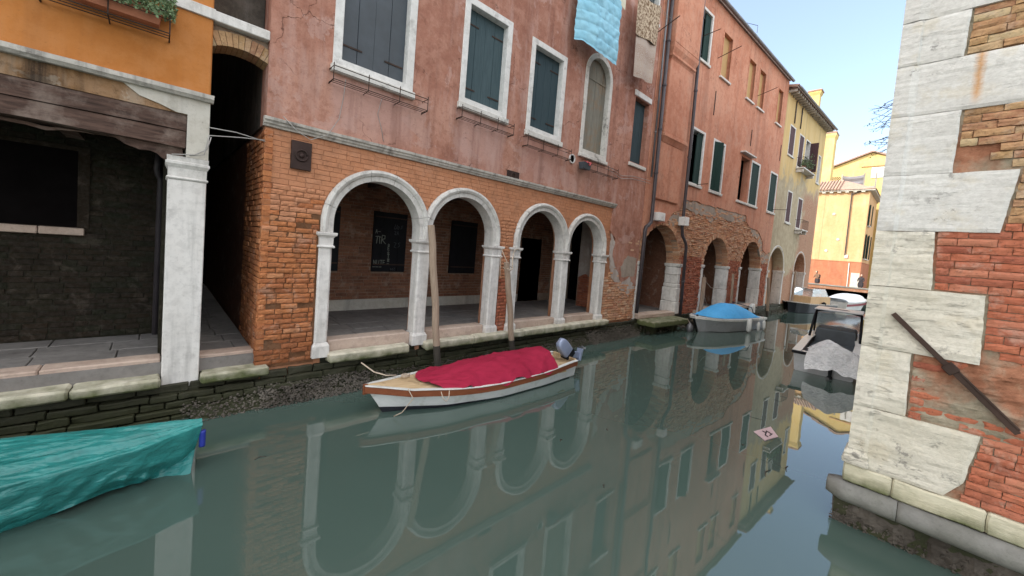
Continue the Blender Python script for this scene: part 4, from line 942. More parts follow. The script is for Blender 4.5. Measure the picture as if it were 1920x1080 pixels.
for a, b in (((9.4, 15.75), (1.0, 19.35)), ((1.0, 19.35), (-8, 15.7))):
    MB().panel([a, b, (b[0], b[1] + .2), (a[0], a[1] + .2)], [], -.35, 9).build('roof_slope', M['rooftile'], gh, Matrix.Translation((70, 0, 0)) @ Matrix.Rotation(-PI / 2, 4, 'Z'))
MB().box(69.9, 70, -2.6, -1.1, 15.9, 17.3).build('dormer_window', M['boxwhite'], gh)
MB().box(69.85, 69.98, -2.8, 0, 17.45, 17.65).build('lintel', M['peach'], gh)
tr = thing('roof_terrace', 'wooden roof terrace with lattice screens and grey awning above the peach house', 'terrace', (66, 0, 13))
for y_ in (4.2, 2.7, 1.25, -.9, -2.0): MB().box(65.2, 65.35, y_ - .07, y_ + .07, 12.5, 15.7).build('post', M['cream'], tr)
for y0, y1 in ((2.8, 4.1), (1.35, 2.6)):
    mb = MB()
    for i in range(-8, 9):
        for sg in (-1, 1):
            c_ = (y0 + y1) / 2 + i * .22; pts = []
            for zt in (13.9, 15.4):
                yy = c_ + sg * (zt - 14.65)
                pts.append((65.27 + .02 * sg, max(y0, min(y1, yy)), zt if y0 <= yy <= y1 else 14.65 + sg * (max(y0, min(y1, yy)) - c_)))
            if (Vector(pts[0]) - Vector(pts[1])).length > .1 and 13.8 < pts[0][2] < 15.5: mb.tube(pts, .03, 4)
    mb.build('lattice', M['beam'], tr)
MB().box(65.28, 65.34, -2.0, 1.2, 13.6, 14.0).build('white_panel', M['boxwhite'], tr)
M['awn'] = clothm('grey_awning', (.36, .34, .36), (.44, .42, .45))
MB().grid(lambda u, v: (65.2 + .08 * math.sin(v * 14) + .5 * v * (1 - v), 1.2 - 2.1 * u, 14.0 + 1.5 * v - .15 * math.sin(u * PI)), 16, 14).build('awning', M['awn'], tr, smooth=True)
MB().box(65, 69, -2.2, 4.3, 12.3, 12.5).build('deck', M['beam'], tr)
sh = thing('side_house', 'pale house front with balconies just left of the stone corner at canal end', 'house', (67, -9, 1))
MB().box(66, 80, -12, -2.9, 1, 14).build('wall', M['cream'], sh)
for z_ in (5.2, 8.4, 11.4):
    MB().box(65.2, 66, -4.6, -2.9, z_, z_ + .16).build('balcony', M['istrian'], sh)
    w = MB().box(65.94, 66, -4.3, -3.4, z_ + .3, z_ + 2.3).build('window', M['black'], sh)
    MB().box(65.88, 65.95, -3.38, -2.95, z_ + .3, z_ + 2.3).build('shutter', M['shut_green'], w)
# ================================================================== stone-cornered building on the right
sb = thing('stone_corner_building', 'brick building with large white stone quoins at the right canal corner', 'building', (5.6, -6.52, 0), -PI / 2)
k = NT('worn_brick_render'); n1 = k.noise(6, 8, .68); n2 = k.noise(1.8, 6, .6)
col = k.mix(k.ramp(n2, [(.42, 0), (.58, 1)]), k.ramp(n1, [(.3, (.17, .07, .04)), (.6, (.33, .15, .09)), (.8, (.42, .27, .18))]), k.ramp(n1, [(.3, (.2, .17, .12)), (.7, (.38, .33, .25))]))
M['wornface'] = k.done(col, .95, k.bump(n1, 1.0, .03))
MB().box(.03, 9, .03, 22, -.5, 10.4).build('wall_core', M['wornface'], sb, FR)
rows = [(5.33, 5.95, .95, .95, 'quoin'), (4.89, 5.33, .45, .46, 'quoin'), (4.38, 4.89, 1.45, 1.45, 'quoin'), (3.78, 4.38, .48, .485, 'quoin'), (3.21, 3.78, .82, .88, 'quoin'),
        (2.63, 3.21, .45, .42, 'quoin_low'), (1.98, 2.63, .81, .79, 'quoin_low'), (1.33, 1.98, .39, .375, 'quoin_low'), (.67, 1.33, .79, .88, 'quoin_low')]
for z in range(5): rows.append((5.95 + z * .9, 6.85 + z * .9 - .0, (.5, .9)[z % 2], (.5, .9)[z % 2], 'quoin'))
for i, (z0, z1, tb, tt, mt) in enumerate(rows):
    # block: finely cut, front roughened; right edge broken
    n, m = 26, 18; d = .0
    seed = i * 3.7
    def P(u, v, y, tb=tb, tt=tt, z0=z0, z1=z1):
        t1 = tb + (tt - tb) * v + (.008 * noise.noise(Vector((seed, v * 4, 1))) + .005 * noise.noise(Vector((seed, v * 13, 2))))
        if i == 8 and v < .25: t1 -= (.25 - v) * .35
        t = t1 * u; z = z0 + .002 + (z1 - z0 - .004) * v
        if v in (0, 1): z += (.006 * noise.noise(Vector((t * 5, seed, 9)))) * (1 if v else -1)
        e = min(u * t1 + .03, (1 - u) * t1, (z - z0), (z1 - z)) ; rnd_ = -.010 * max(0, 1 - e / .012) ** 2
        f = .016 * noise.noise(Vector((t * 2.2, z * 7 + seed, 3))) + .009 * noise.noise(Vector((t * 7, z * 26, 5))) if mt == 'quoin_low' else .007 * noise.noise(Vector((t * 2.5, z * 8 + seed, 3))) + .004 * noise.noise(Vector((t * 8, z * 30, 5)))
        pil = -.022 * (1 if t < .14 else max(0, 1 - (t - .14) / .012))      # raised corner strip
        return (t, y + f - rnd_ + pil, z)
    mb = MB(); mb.grid(lambda u, v: P(u, v, -.012), n, m)
    # sides
    edge = [(k_ / n, 0) for k_ in range(n + 1)] + [(1, k_ / m) for k_ in range(1, m + 1)] + [(1 - k_ / n, 1) for k_ in range(1, n + 1)] + [(0, 1 - k_ / m) for k_ in range(1, m + 1)]
    fr = [P(u, v, -.012) for u, v in edge]; bk = [(p[0], .2, p[2]) for p in fr]
    mb.loft([fr, bk], True, False)
    mb.build('quoin_block', M[mt], sb, FR, smooth=False)
MB().stack(-.0, .14, -.03, .2, [(.0, .68), (.035, .69), (.04, .74), (.02, .77), (.03, .8), (.012, .84), (.0, .86)]).build('strip_base_moulding', M['quoin_low'], sb, FR, bevel=.006)
# brickwork right of the quoins
def blkR(z):
    for z0, z1, tb, tt, _ in rows:
        if z0 <= z < z1: return [(-1, tb + (tt - tb) * (z - z0) / (z1 - z0) + .018)]
    return [(-1, 0)]
cnt = 0; far = MB()
for r in courses(.0, 2.6, .67, 6.2, .073, .24, blkR, .007):
    a, b, z0, z1 = r
    if a > 1.75 or z0 > 5.4: brick_geo(far, *r, U(-.012, .012), .1); continue
    worn = noise.noise(Vector((a * 2.2, z0 * 2.2, 8)))
    mortar_zone = (a > .42 and 1.28 < z0 < 2.1)
    if mortar_zone and worn > -.12 and not (z0 < 1.45): continue
    if 3.1 < z0 and worn > .3: continue
    mt = 'brick_tan' if z0 > 3.25 else 'brick_red'
    place_brick(mt, sb, FR, r, (U(-.016, .02) if z0 > 3.25 else U(-.002, .012) + (.008 if mortar_zone else 0)))
    cnt += 1
stuff(far.build('outer_bricks', M['brick_red'], sb, FR, recalc=False))
mb = MB(); mb.grid(lambda u, v: (.40 + 1.9 * u, .012 + .022 * noise.noise(Vector((u * 9, v * 7, 1))) + .012 * noise.noise(Vector((u * 30, v * 24, 4))) + .03 * max(0, abs(v - .5) * 2 - .75) * 4, 1.27 + .85 * v), 70, 40)
mb.build('worn_brick_face', M['wornface'], sb, FR, smooth=False)
# ledges
for a, b in ((-.02, .36), (.365, .98), (.985, 2.2), (2.205, 4)):
    MB().box(a, b, -.025, .15, .47, .668).build('ledge_stone', M['creamstone'], sb, FR, bevel=.015, sub=4, rough=.01)
for j, (a, b) in enumerate(((-.14, .42), (.425, 1.5), (1.505, 4))):
    prof = [(.1, .26), (-.03, .255), (-.10, .28), (-.14, .33), (-.14, .385), (-.115, .43), (-.07, .462), (.1, .468)]
    rings = []; nn = 24
    for q in range(nn + 1):
        x = a + (b - a) * q / nn; e = 1.0
        if j == 0: e = max(.25, min(1, math.sqrt(max(0, (x - a) / .14)))) if x - a < .14 else 1
        rings.append([(x, (y_ * e if y_ < 0 else y_) + .006 * noise.noise(Vector((x * 5, y_ * 20, z_ * 20))), .362 + (z_ - .362) * (.55 + .45 * e) + .006 * noise.noise(Vector((x * 4, 2, z_ * 9)))) for y_, z_ in prof])
    MB().loft(rings).build('torus_moulding', M['torus'], sb, FR, smooth=True)
mb = MB(); mb.grid(lambda u, v: (-.08 + 4 * u + .05 * (1 - v) * math.sin(v * 3), -.05 + .09 * v * 0 + .05 * noise.noise(Vector((u * 22, v * 3, 1))) + .03 * noise.noise(Vector((u * 60, v * 9, 3))) + .07 * v, -.35 + .63 * v), 90, 18)
mb.build('rough_footing', M['shell'], sb, FR)
MB().box(-.06, 4, .0, .6, -.5, .27).build('footing_core', M['rock'], sb, FR)
mb = MB()
for _ in range(900):
    t, z = U(-.08, 1.6), U(-.05, .2); r = U(.006, .02)
    if z > .12 and RND.random() < .6: continue
    c = Vector((t, -.04 + .07 * (z + .35) / .63 - .02, z)); mb.add([c + Vector((U(-1, 1), U(-1, .2), U(-1, 1))) * r * 1.4 for _ in range(4)], [(0, 1, 2), (0, 2, 3), (0, 3, 1), (1, 3, 2)])
stuff(mb.build('footing_shells', M['shell'], sb, FR, recalc=False))
# iron tie bar with clasp
a = Vector((.21, -.055, 2.36)); b = Vector((1.07, -.055, 1.455)); d = (b - a).normalized(); n_ = Vector((-d.z, 0, d.x))
ang = math.atan2(-d.z, d.x)
T = FR @ Matrix.Translation(a) @ Matrix.Rotation(ang, 4, 'Y'); L = (b - a).length
tb_ = MB().sweep_x([(-.02, -.022), (.02, -.022), (.02, .022), (-.02, .022)], 0, L, 20).build('tie_bar', M['iron'], sb, T, bevel=.003, rough=.0025, rscale=9)
MB().box(L * .5 - .045, L * .5 + .045, -.036, .06, -.045, .045).build('clasp', M['iron'], tb_, T, bevel=.006)
MB().box(L * .52, L - .02, -.025, .018, .018, .036).build('second_bar', M['iron'], tb_, T, bevel=.004)
# shrub growing out of the corner
sv = thing('wall_shrub', 'dry twiggy shrub growing from the stone corner against the sky', 'shrub', (5.75, -6.5, 4.4))
mb = MB(); tips = []
for i in range(22):
    p = Vector((5.7 + U(-.05, .25), -6.53, 4.42 + U(-.28, .22))); pts = [p.copy()]
    v = Vector((U(-.35, .2), U(.5, 1), U(-.7, .55))).normalized()
    for _ in range(6):
        v = (v + Vector((U(-.35, .35), U(-.3, .3), U(-.4, .35)))).normalized(); p = p + v * U(.025, .05); pts.append(p.copy())
    mb.tube(pts, [.0035 - .0004 * q for q in range(7)], 4); tips += pts[2:]
mb.build('twigs', M['iron'], sv)
leafy('leaves', sv, lambda: RND.choice(tips) + Vector((U(-.01, .01), U(-.01, .01), U(-.01, .01))), 130, .018, M['leaf_dark'])

# ================================================================== canal walls at water level
qw = thing('canal_footing', 'dark algae-covered stone footing along the water below the arches', 'wall', (5, -.05, 0))
MB().box(-9, 12.54, .06, .4, -.5, .56).build('core', M['rock'], qw)
for rowi, (z0, z1, y0) in enumerate(((-.12, .06, -.16), (.06, .15, -.14), (.15, .25, -.12), (.25, .35, -.09), (.35, .47, -.06))):
    x = -4.5 + U(-.2, 0)
    while x < 12.5:
        L = U(.25, .6)
        if rowi == 4 and (x < 1.3 or 2.1 < x < 3.6 or 4.0 < x < 10.7): y_ = y0 + .03
        else: y_ = y0
        MB().box(x + .006, x + L - .006, y_ + U(-.03, .03), .1, z0 + .004, z1 - .006 + U(-.01, .01)).build('footing_stone', M['rock'], qw, bevel=.012, rough=.016, sub=2, rscale=7)
        x += L
def rubble(name, parent, spots, n, r0, r1, F=I4):
    mb = MB()
    for _ in range(n):
        s0, s1, y0, y1, z1 = RND.choice(spots); s = U(s0, s1); t = RND.random(); y = y0 + (y1 - y0) * t; z = z1 * (1 - t) ** 1.2 + U(-.02, .02); r = U(r0, r1)
        c = Vector((s, y, z)); ps = []
        q = Matrix.Rotation(U(0, 6), 3, 'X') @ Matrix.Rotation(U(0, 6), 3, 'Z')
        for px, py, pz in ((1, 0, 0), (-1, 0, 0), (0, 1, 0), (0, -1, 0), (0, 0, .6), (0, 0, -.6)): ps.append(c + q @ Vector((px, py, pz)) * r * U(.6, 1.2))
        mb.add(ps, [(0, 2, 4), (2, 1, 4), (1, 3, 4), (3, 0, 4), (2, 0, 5), (1, 2, 5), (3, 1, 5), (0, 3, 5)])
    return stuff(mb.build(name, M['shell'], parent, F, recalc=False))
rubble('shell_rubble', qw, [(.3, 12.45, -.12, -.40, .2)] * 5 + [(1.2, 2.9, -.1, -.42, .26)] * 2 + [(9.6, 12.45, -.08, -.46, .34)] * 3, 7500, .007, .026)
mb = MB(); mb.grid(lambda u, v: (.4 + 12.1 * u, -.08 - .33 * v + .05 * noise.noise(Vector((u * 40, v * 4, 2))), .2 * (1 - v) ** 1.3 - .04 + .03 * noise.noise(Vector((u * 70, v * 8, 6)))), 220, 8)
mb.build('mud_bank', M['rock'], qw)
q2 = thing('far_footing', 'dark stone footing under the terracotta and yellow buildings', 'wall', (24, -.9, 0), -TH)
MB().box(-.25, 22.6, -.04, .3, -.5, .5).build('core', M['rock'], q2, F2)
for rowi, (z0, z1, y0) in enumerate(((-.1, .15, -.14), (.15, .36, -.1), (.36, .52, -.07))):
    x = -.2
    while x < 22.5:
        L = U(.4, .9); MB().box(x + .008, x + L - .008, y0 + U(-.03, .03), .05, z0, z1 - .008).build('footing_stone', M['rock'], q2, F2, bevel=.02, rough=.008, sub=1); x += L
rubble('shell_rubble', q2, [(-.2, 22, -.1, -.4, .2)], 900, .02, .06, F2)
ld = thing('landing_stone', 'mossy stone landing slab jutting over the water below the bricked arch', 'landing', (13.9, -.5, .4))
MB().box(.02, 2.5, -.75, .1, .3, .5).build('slab', M['ledge'], ld, F2, bevel=.03, sub=4, rough=.02)
for s in (.5, 2.0): MB().box(s, s + .25, -.45, .1, -.3, .31).build('bracket', M['rock'], ld, F2, bevel=.02)
# ================================================================== boats
def frame_axis(bow, stern):
    b, s = Vector((*bow, 0)), Vector((*stern, 0)); d = (s - b).normalized()
    return Matrix.Translation(b) @ Matrix.Rotation(math.atan2(d.y, d.x), 4, 'Z'), (s - b).length
def interp(tab, u):
    for (a, x), (b, y) in zip(tab, tab[1:]):
        if u <= b:
            t = (u - a) / (b - a); t = t * t * (3 - 2 * t) * .35 + t * .65; return x + (y - x) * t
    return tab[-1][1]
def hull_rings(L, beam, wl, zg, rake, n=28, flare=None, keel=-.18):
    rings = []
    for i in range(n + 1):
        u = i / n; bg, bw, z = interp(beam, u), interp(wl, u), interp(zg, u)
        xg = L * u; xw = rake * (1 - u) ** 3 + L * u * 1.0 if u < 1 else L
        xw = L * u + rake * (1 - u) ** 2.2
        side = []
        for t, zz in ((0, z), (.3, z * .66), (.6, z * .33), (.85, .02), (1, keel * .5)):
            k_ = t; y = bg + (bw - bg) * k_; x = xg + (xw - xg) * t
            if t == 1: y *= .7
            side.append((x, y, zz))
        rings.append([(x, -y, zz) for x, y, zz in side] + [(side[-1][0], 0, keel)] + [(x, y, zz) for x, y, zz in reversed(side)])
    return rings
def hull(parent, F, L, beam, wl, zg, rake, mat, n=28, th=.03):
    r = hull_rings(L, beam, wl, zg, rake, n)
    mb = MB().loft(r, False, False)
    k_ = len(r[-1]); b = len(mb.v) - k_
    mb.f.append(tuple(b + i for i in range(k_)))           # transom
    inner = [[(x, y * .93, z if abs(z - p[0][2]) < 1e-6 else z + .05) for x, y, z in p] for p in r]
    mb.loft(inner, False, False)
    return mb.build('hull', mat, parent, F, recalc=False), r
def strip(parent, name, F, r, idx, w, h, mat, drop=0.0, n0=0, out=.012):
    """plank that follows the sheer on both sides"""
    for sgn in (0, -1):
        pts = [q[sgn] for q in r[n0:]]; s = -1 if sgn == 0 else 1; rings = []
        for x, y, z in pts: rings.append([(x, y + s * out, z - drop), (x, y + s * out, z - drop - h), (x, y - s * w, z - drop - h), (x, y - s * w, z - drop)])
        MB().loft(rings).build(name, mat, parent, F, bevel=.004)
def outboard(parent, F, mat, tilt=0.0, s=1.0, legtilt=None, legmat=None):
    T = F @ Matrix.Rotation(tilt, 4, 'Y') @ Matrix.Scale(s, 4)
    prof = [(.0, .10, .15), (.03, .12, .175), (.12, .125, .185), (.36, .12, .185), (.5, .105, .16), (.58, .08, .12), (.61, .04, .06)]
    rings = []
    for z, hy, hx in prof: rings.append([(hx * math.copysign(abs(math.cos(a)) ** .42, math.cos(a)), hy * math.copysign(abs(math.sin(a)) ** .42, math.sin(a)), z) for a in [2 * PI * t / 20 for t in range(20)]])
    o = MB().loft(rings).build('outboard_motor', mat, parent, T, smooth=True)
    MB().stack(-.15, .15, -.1, .1, [(.0, -.12), (.02, -.02), (.034, .0), (.034, .09)]).build('cowl_base', M['door_black'], o, T, bevel=.01)
    T = F @ Matrix.Rotation(legtilt if legtilt is not None else tilt, 4, 'Y') @ Matrix.Scale(s, 4)
    MB().stack(-.07, .10, -.045, .045, [(.0, -.5), (.02, -.1), (.05, .0)]).build('leg', legmat or M['door_black'], o, T, bevel=.015)
    MB().stack(-.12, .2, -.05, .05, [(-.02, -.62), (.02, -.56), (.02, -.52), (-.01, -.49)]).build('gearcase', legmat or M['door_black'], o, T, bevel=.01)
    MB().stack(-.16, .22, -.08, .08, [(.0, -.46), (.0, -.45)]).build('cavitation_plate', legmat or M['door_black'], o, T)
    MB().box(-.28, -.08, -.07, .07, -.2, .0).build('clamp', M['door_black'], o, T, bevel=.01)
    MB().tube([(.2, 0, -.57), (.3, 0, -.57)], .03, 7).build('propeller_hub', M['pipe_grey'], o, T)
    for q in range(3):
        a = q * 2.1; MB().grid(lambda u, v: (.25 + .05 * (u - .5), math.cos(a) * (.02 + .1 * v) - math.sin(a) * (u - .5) * .1 * math.sin(PI * (.15 + .8 * v)), -.57 + math.sin(a) * (.02 + .1 * v) + math.cos(a) * (u - .5) * .1 * math.sin(PI * (.15 + .8 * v))), 3, 4).build('propeller_blade', M['pipe_grey'], o, T)
    return o
M['hullwhite'] = paint('white_hull_paint', (.62, .62, .60), .35, .07, dirt=(.38, .36, .30), spec=.5)
M['hullgrey'] = paint('pale_grey_hull', (.42, .43, .45), .35, .08, dirt=(.3, .3, .28), spec=.5)
M['rail_brown'] = woodm('varnished_rail', (.14, .045, .022), (.22, .075, .035), grain=(1.2, 10, 10), bump=.15, rough=.4)
M['plydeck'] = woodm('weathered_plywood', (.42, .29, .16), (.60, .45, .28), grain=(1.3, 9, 9), bump=.25, dirt=(.2, .13, .07))
M['crimson'] = clothm('crimson_canvas', (.27, .014, .04), (.35, .021, .055), .8, .3, 5, .12, .2)
M['teal'] = clothm('teal_tarpaulin', (.016, .15, .142), (.03, .245, .232), .34, .62, 4, .5, .62)
M['blue'] = clothm('blue_canvas', (.075, .36, .72), (.10, .42, .78), .7, .3, 5, .2)
M['whitecover'] = clothm('white_cover', (.66, .68, .72), (.74, .75, .78), .6, .3, 4, .3)
M['motor'] = paint('blue_grey_cowling', (.26, .30, .42), .3, .12, .2, spec=.6)
M['motor_dark'] = paint('dark_hull_paint', (.016, .016, .022), .35, .2, spec=.5)
M['plywood'] = woodm('new_plywood', (.50, .33, .18), (.62, .43, .25), grain=(6, 6, 1), bump=.1)

# ---- red covered boat
F, L = frame_axis((2.34, -1.36), (6.82, -1.58))
rbt = thing('red_covered_boat', 'white wooden boat with brown rail and plywood foredeck moored before the white arches', 'boat', (4.6, -1.47, 0))
beam = [(0, .02), (.06, .16), (.16, .36), (.3, .52), (.5, .60), (.75, .54), (1, .38)]
wlb = [(0, .01), (.1, .12), (.25, .34), (.5, .46), (.75, .42), (1, .30)]
zg = [(0, .47), (.15, .395), (.4, .325), (.7, .325), (1, .37)]
h, r = hull(rbt, F, L, beam, wlb, zg, .34, M['hullwhite'])
strip(rbt, 'rail', F, r, 0, .035, .10, M['rail_brown'], .012, out=.014)
strip(rbt, 'gunwale_cap', F, r, 0, .05, .018, M['hullwhite'], -.008, out=.022)
MB().box(-.02, .05, -.018, .018, .33, .49).build('stem_post', M['rail_brown'], rbt, F, bevel=.006)
for sgn in (0, -1):     # antifouling band rising towards the bow
    A, B, Cc = ((2, 3, 4) if sgn == 0 else (-3, -4, -5)); rings = []
    for n_, q in enumerate(r[:-1]):
        f = min(.97, .45 + n_ * .035); a_ = Vector(q[A]).lerp(Vector(q[B]), f); o_ = .006 if sgn else -.006
        rings.append([(a_.x - .004, a_.y + o_, a_.z), (q[B][0] - .004, q[B][1] + o_, q[B][2]), (q[Cc][0], q[Cc][1] + o_, q[Cc][2])])
    MB().loft(rings, False, False).build('antifouling', M['motor_dark'], rbt, F)
n0 = 12
dk = [q for q in r[:n0]]
mb = MB(); mb.grid(lambda u, v: (lambda q: (q[0][0], q[0][1] * .96 * (1 - 2 * v), q[0][2] - .012 + .03 * (1 - (2 * v - 1) ** 2)))(dk[min(n0 - 1, int(u * (n0 - 1) + .5))]), n0 - 1, 6)
mb.build('foredeck', M['plydeck'], rbt, F, smooth=True)
mb = MB(); mb.grid(lambda u, v: (lambda q: (q[0][0], q[0][1] * .6 * (1 - 2 * v), .08))(r[min(28, 11 + int(u * 17 + .5))]), 17, 4)
mb.build('floorboards', M['plydeck'], rbt, F)
for u in (.4, .62, .86): MB().box(L * u, L * u + .22, -interp(beam, u) * .93, interp(beam, u) * .93, .2, .225).build('thwart', M['plydeck'], rbt, F)
MB().box(L - .03, L + .02, -.33, .33, .16, .39).build('transom_board', M['plydeck'], rbt, F, bevel=.006)
mb = MB(); mb.grid(lambda u, v: (L * (.86 + .13 * u), interp(beam, .86 + .13 * u) * .9 * (1 - 2 * v), .31), 6, 4); mb.build('stern_deck', M['plydeck'], rbt, F)
outboard(rbt, F @ Matrix.Translation((L + .06, -.05, .42)), M['motor'], -.78, .78, -1.35, M['motor'])
MB().tube([(.55, -.33, .43), (.6, -.42, .3), (.45, -.38, .1), (.36, -.30, .03)], .008, 5).build('rope', M['rope'], rbt, F, smooth=True)
MB().tube([(1.0, -.55, .38), (1.02, -.6, .28), (1.07, -.61, .23), (1.12, -.6, .28), (1.14, -.57, .38)], .007, 5).build('rope', M['rope'], rbt, F, smooth=True)
MB().tube([(.62, .28, .44), (.45, .3, .46), (.3, .42, .50), (.15, .62, .62)], .011, 5).build('mooring_rope', M['rope'], rbt, F, smooth=True)
MB().tube([(.75 + .07 * math.cos(t), .2 + .05 * math.sin(t), .42 + .004 * t) for t in [q * .5 for q in range(26)]], .011, 5).build('coiled_rope', M['rope'], rbt, F, smooth=True)
cv = MB()
def cover_red(u, v):
    x = L * (.225 + .61 * u); bu = .225 + .61 * u; b = interp(beam, bu) * 1.03; z0 = interp(zg, bu)
    x += .16 * (1 - u) * (1 - (2 * v - 1) ** 2) * -1 + .10 * (1 - u) * abs(2 * v - 1)
    w = 2 * v - 1
    peak = .02 + .30 * (1 / (1 + math.exp(-(u - .36) * 9))) * (1 - .25 * max(0, (u - .72) / .28)) + .04 * math.sin(u * 7)
    ridge = max(0, 1 - abs(w) ** 2.2)
    z = z0 + .015 + peak * ridge
    y = -w * b
    if abs(w) > .88: z -= (abs(w) - .88) * (.42 + .25 * math.sin(u * 31)); y *= 1.012 + .008 * math.sin(u * 31)
    fold = .034 * (1 - abs(math.sin(10 * u + 3.2 * w + 1.5 * math.sin(2 * w)))) ** 3 * (.3 + abs(w)) + .02 * (1 - abs(math.sin(23 * u - 4 * w + 2 * math.sin(5 * w)))) ** 3 * abs(w) + .02 * (1 - abs(2 * noise.noise(Vector((u * 5 + w, w * 2.2 - u * 2, 6))))) ** 2 + .012 * noise.noise(Vector((u * 6, w * 2.5, 1))) + .004 * noise.noise(Vector((u * 17, w * 7, 2)))
    if w > .55 and .50 < u < .70: z += (.22 - abs(u - .6)) * .5 * (w - .55)
    return (x, y, z + fold)
cv.grid(cover_red, 90, 44)
tag(cv.build('boat_cover', M['crimson'], None, F, smooth=True), 'crimson canvas cover draped over the white wooden boat', 'boat cover')

# ---- teal tarp boat
F, L = frame_axis((.38, -1.6), (-4.4, -1.55))
tb = thing('teal_covered_boat', 'low boat hidden under teal tarpaulin at the lower left edge', 'boat', (-2, -1.45, 0))
beam = [(0, .05), (.03, .12), (.1, .27), (.3, .50), (.6, .56), (1, .5)]; zg = [(0, .3), (.3, .3), (1, .3)]
hull(tb, F @ Matrix.Translation((.55, 0, 0)), L - .55, [(a, b * .5) for a, b in beam], [(a, b * .3) for a, b in beam], zg, .12, M['motor_dark'])
M['bluefender'] = paint('blue_plastic', (.02, .035, .28), .4, .1)
MB().loft([[(-.045 + .03 * math.cos(a), .04 + .03 * math.sin(a), z) for a in [2 * PI * t / 10 for t in range(10)]] for z in (.24, .26, .4, .42)]).build('bow_fender', M['bluefender'], tb, F, smooth=True)
def crease(x, y, s): return 1 - abs(2 * noise.noise(Vector((x, y, s))))
def cover_teal(u, v):
    b = interp(beam, u) * 1.0 + .03; w = 1 - 2 * v; c = abs(w)        # v: 0 near hem, 1 far hem
    x = L * u - .04 * (1 - u); X = L * u; sg = 1 if w > 0 else -1     # +y local is the side towards the camera
    ridge = .05 * min(1, u * 6)
    if c < .55:
        q = w / .55; y = q * b; z = .50 + ridge * (1 - abs(q) ** 1.6) - .02 * math.sin(X * 2.2)
        z += (.05 * (crease(X * .8 + .5 * q, q * 2.4, 1) - .6) + .03 * (crease(X * 1.5 - .8 * q, q * 5, 4) - .6) + .008 * (crease(X * 6 + q * 3, q * 9, 8) - .6)) * (1 - abs(q) ** 5)
    else:
        t = (c - .55) / .45
        y = sg * (b + .035 * math.sin(t * 3.0) - .21 * t); z = .50 - .02 * math.sin(X * 2.2) - t * (.47 + .03 * math.sin(X * 5.2 + 1))
        amp = (.15 + t * .85) * min(1, .3 + u * 8)
        f = .11 * (crease(X * 2.1 + .8 * t, t * 1.6 + sg, 2) - .55) + .05 * (crease(X * 5.3 - 1.4 * t, t * 3.6, 5) - .55) + .022 * (crease(X * 12, t * 9, 9) - .55)
        y += sg * f * amp; z += .4 * f * amp
        x += .09 * t * max(0, 1 - u * 8)
    return (x, y, z)
mb = MB(); mb.grid(cover_teal, 260, 96)
mb.loft([[cover_teal(0, v / 40) for v in range(41)], [(.0, .0, .3) for v in range(41)]], False, False)
tag(mb.build('tarpaulin', M['teal'], None, F, smooth=True), 'crumpled teal tarpaulin over the boat at the lower left', 'tarpaulin')

# ---- blue covered boat
F, L = frame_axis((15.35, -1.02), (20.1, -1.72))
bb = thing('blue_covered_boat', 'white motorboat under bright blue cover moored below the worn brick arches', 'boat', (17.8, -1.4, 0))
beam = [(0, .06), (.08, .34), (.2, .58), (.45, .76), (.75, .76), (1, .66)]; wl_ = [(0, .02), (.12, .2), (.3, .5), (.6, .62), (1, .56)]; zg = [(0, .60), (.3, .54), (1, .5)]
h, r = hull(bb, F, L, beam, wl_, zg, .5, M['hullgrey'])
strip(bb, 'gunwale', F, r, 0, .13, .09, M['hullwhite'], -.03, out=.05)
mb = MB(); mb.grid(lambda u, v: (lambda q: (q[0][0], q[0][1] * .9 * (1 - 2 * v), q[0][2] + .02))(r[min(28, int(u * 28 + .5))]), 28, 4); mb.build('deck', M['hullwhite'], bb, F)
MB().box(.25, .33, -.03, .03, .6, .68).build('cleat', M['pipe_dark'], bb, F, bevel=.01)
outboard(bb, F @ Matrix.Translation((L + .1, 0, .55)), M['hullwhite'], .0, .8)
mb = MB(); mb.tube([(L * .84, .5, .55), (L * .8, .42, .95), (L * .66, .1, 1.12), (L * .8, -.42, .95), (L * .84, -.5, .55)], .02, 6); mb.build('hoop', M['motor_dark'], bb, F)
def cover_blue(u, v):
    bu = .13 + .76 * u; w = 2 * v - 1; b = interp(beam, bu) * .93; z0 = interp(zg, bu) + .045
    pk_ = .52 * math.sin(min(1, u / .5) * PI / 2) ** 1.1 if u < .5 else .52 * (math.cos((u - .5) / .5 * PI / 2)) ** .7
    z = z0 + max(0, pk_) * (1 - abs(w) ** 2.4) + .012 * noise.noise(Vector((u * 7, w * 3, 4))) + .012 * math.sin(u * 30) * (1 - abs(w)) * .5
    return (L * bu, -w * b, z)
mb = MB(); mb.grid(cover_blue, 44, 26)
tag(mb.build('boat_cover', M['blue'], None, F, smooth=True), 'bright blue domed cover on the white motorboat', 'boat cover')
for i, (u, s_) in enumerate(((.56, 1.25), (.74, .85), (.87, .9))):
    y = -interp(beam, u) - .13; T = F @ Matrix.Translation((L * u, y, .02))
    q = thing('boat_fender', ('largest white fender hanging at the middle of the blue covered boat', 'thin middle fender on the blue covered boat side', 'white fender nearest the stern of the blue covered boat')[i], 'fender', tuple(T.translation), 0, 'fenders on the blue covered boat')
    MB().lathe([(.01, 0), (.06 * s_, .05), (.075 * s_, .1), (.075 * s_, .38 * s_), (.05 * s_, .43 * s_), (.015, .46 * s_)], 12).build('body', M['hullwhite'], q, T, smooth=True)
    MB().tube([(0, 0, .44 * s_), (0, .06, .58)], .006, 4).build('lanyard', M['rope'], q, T)

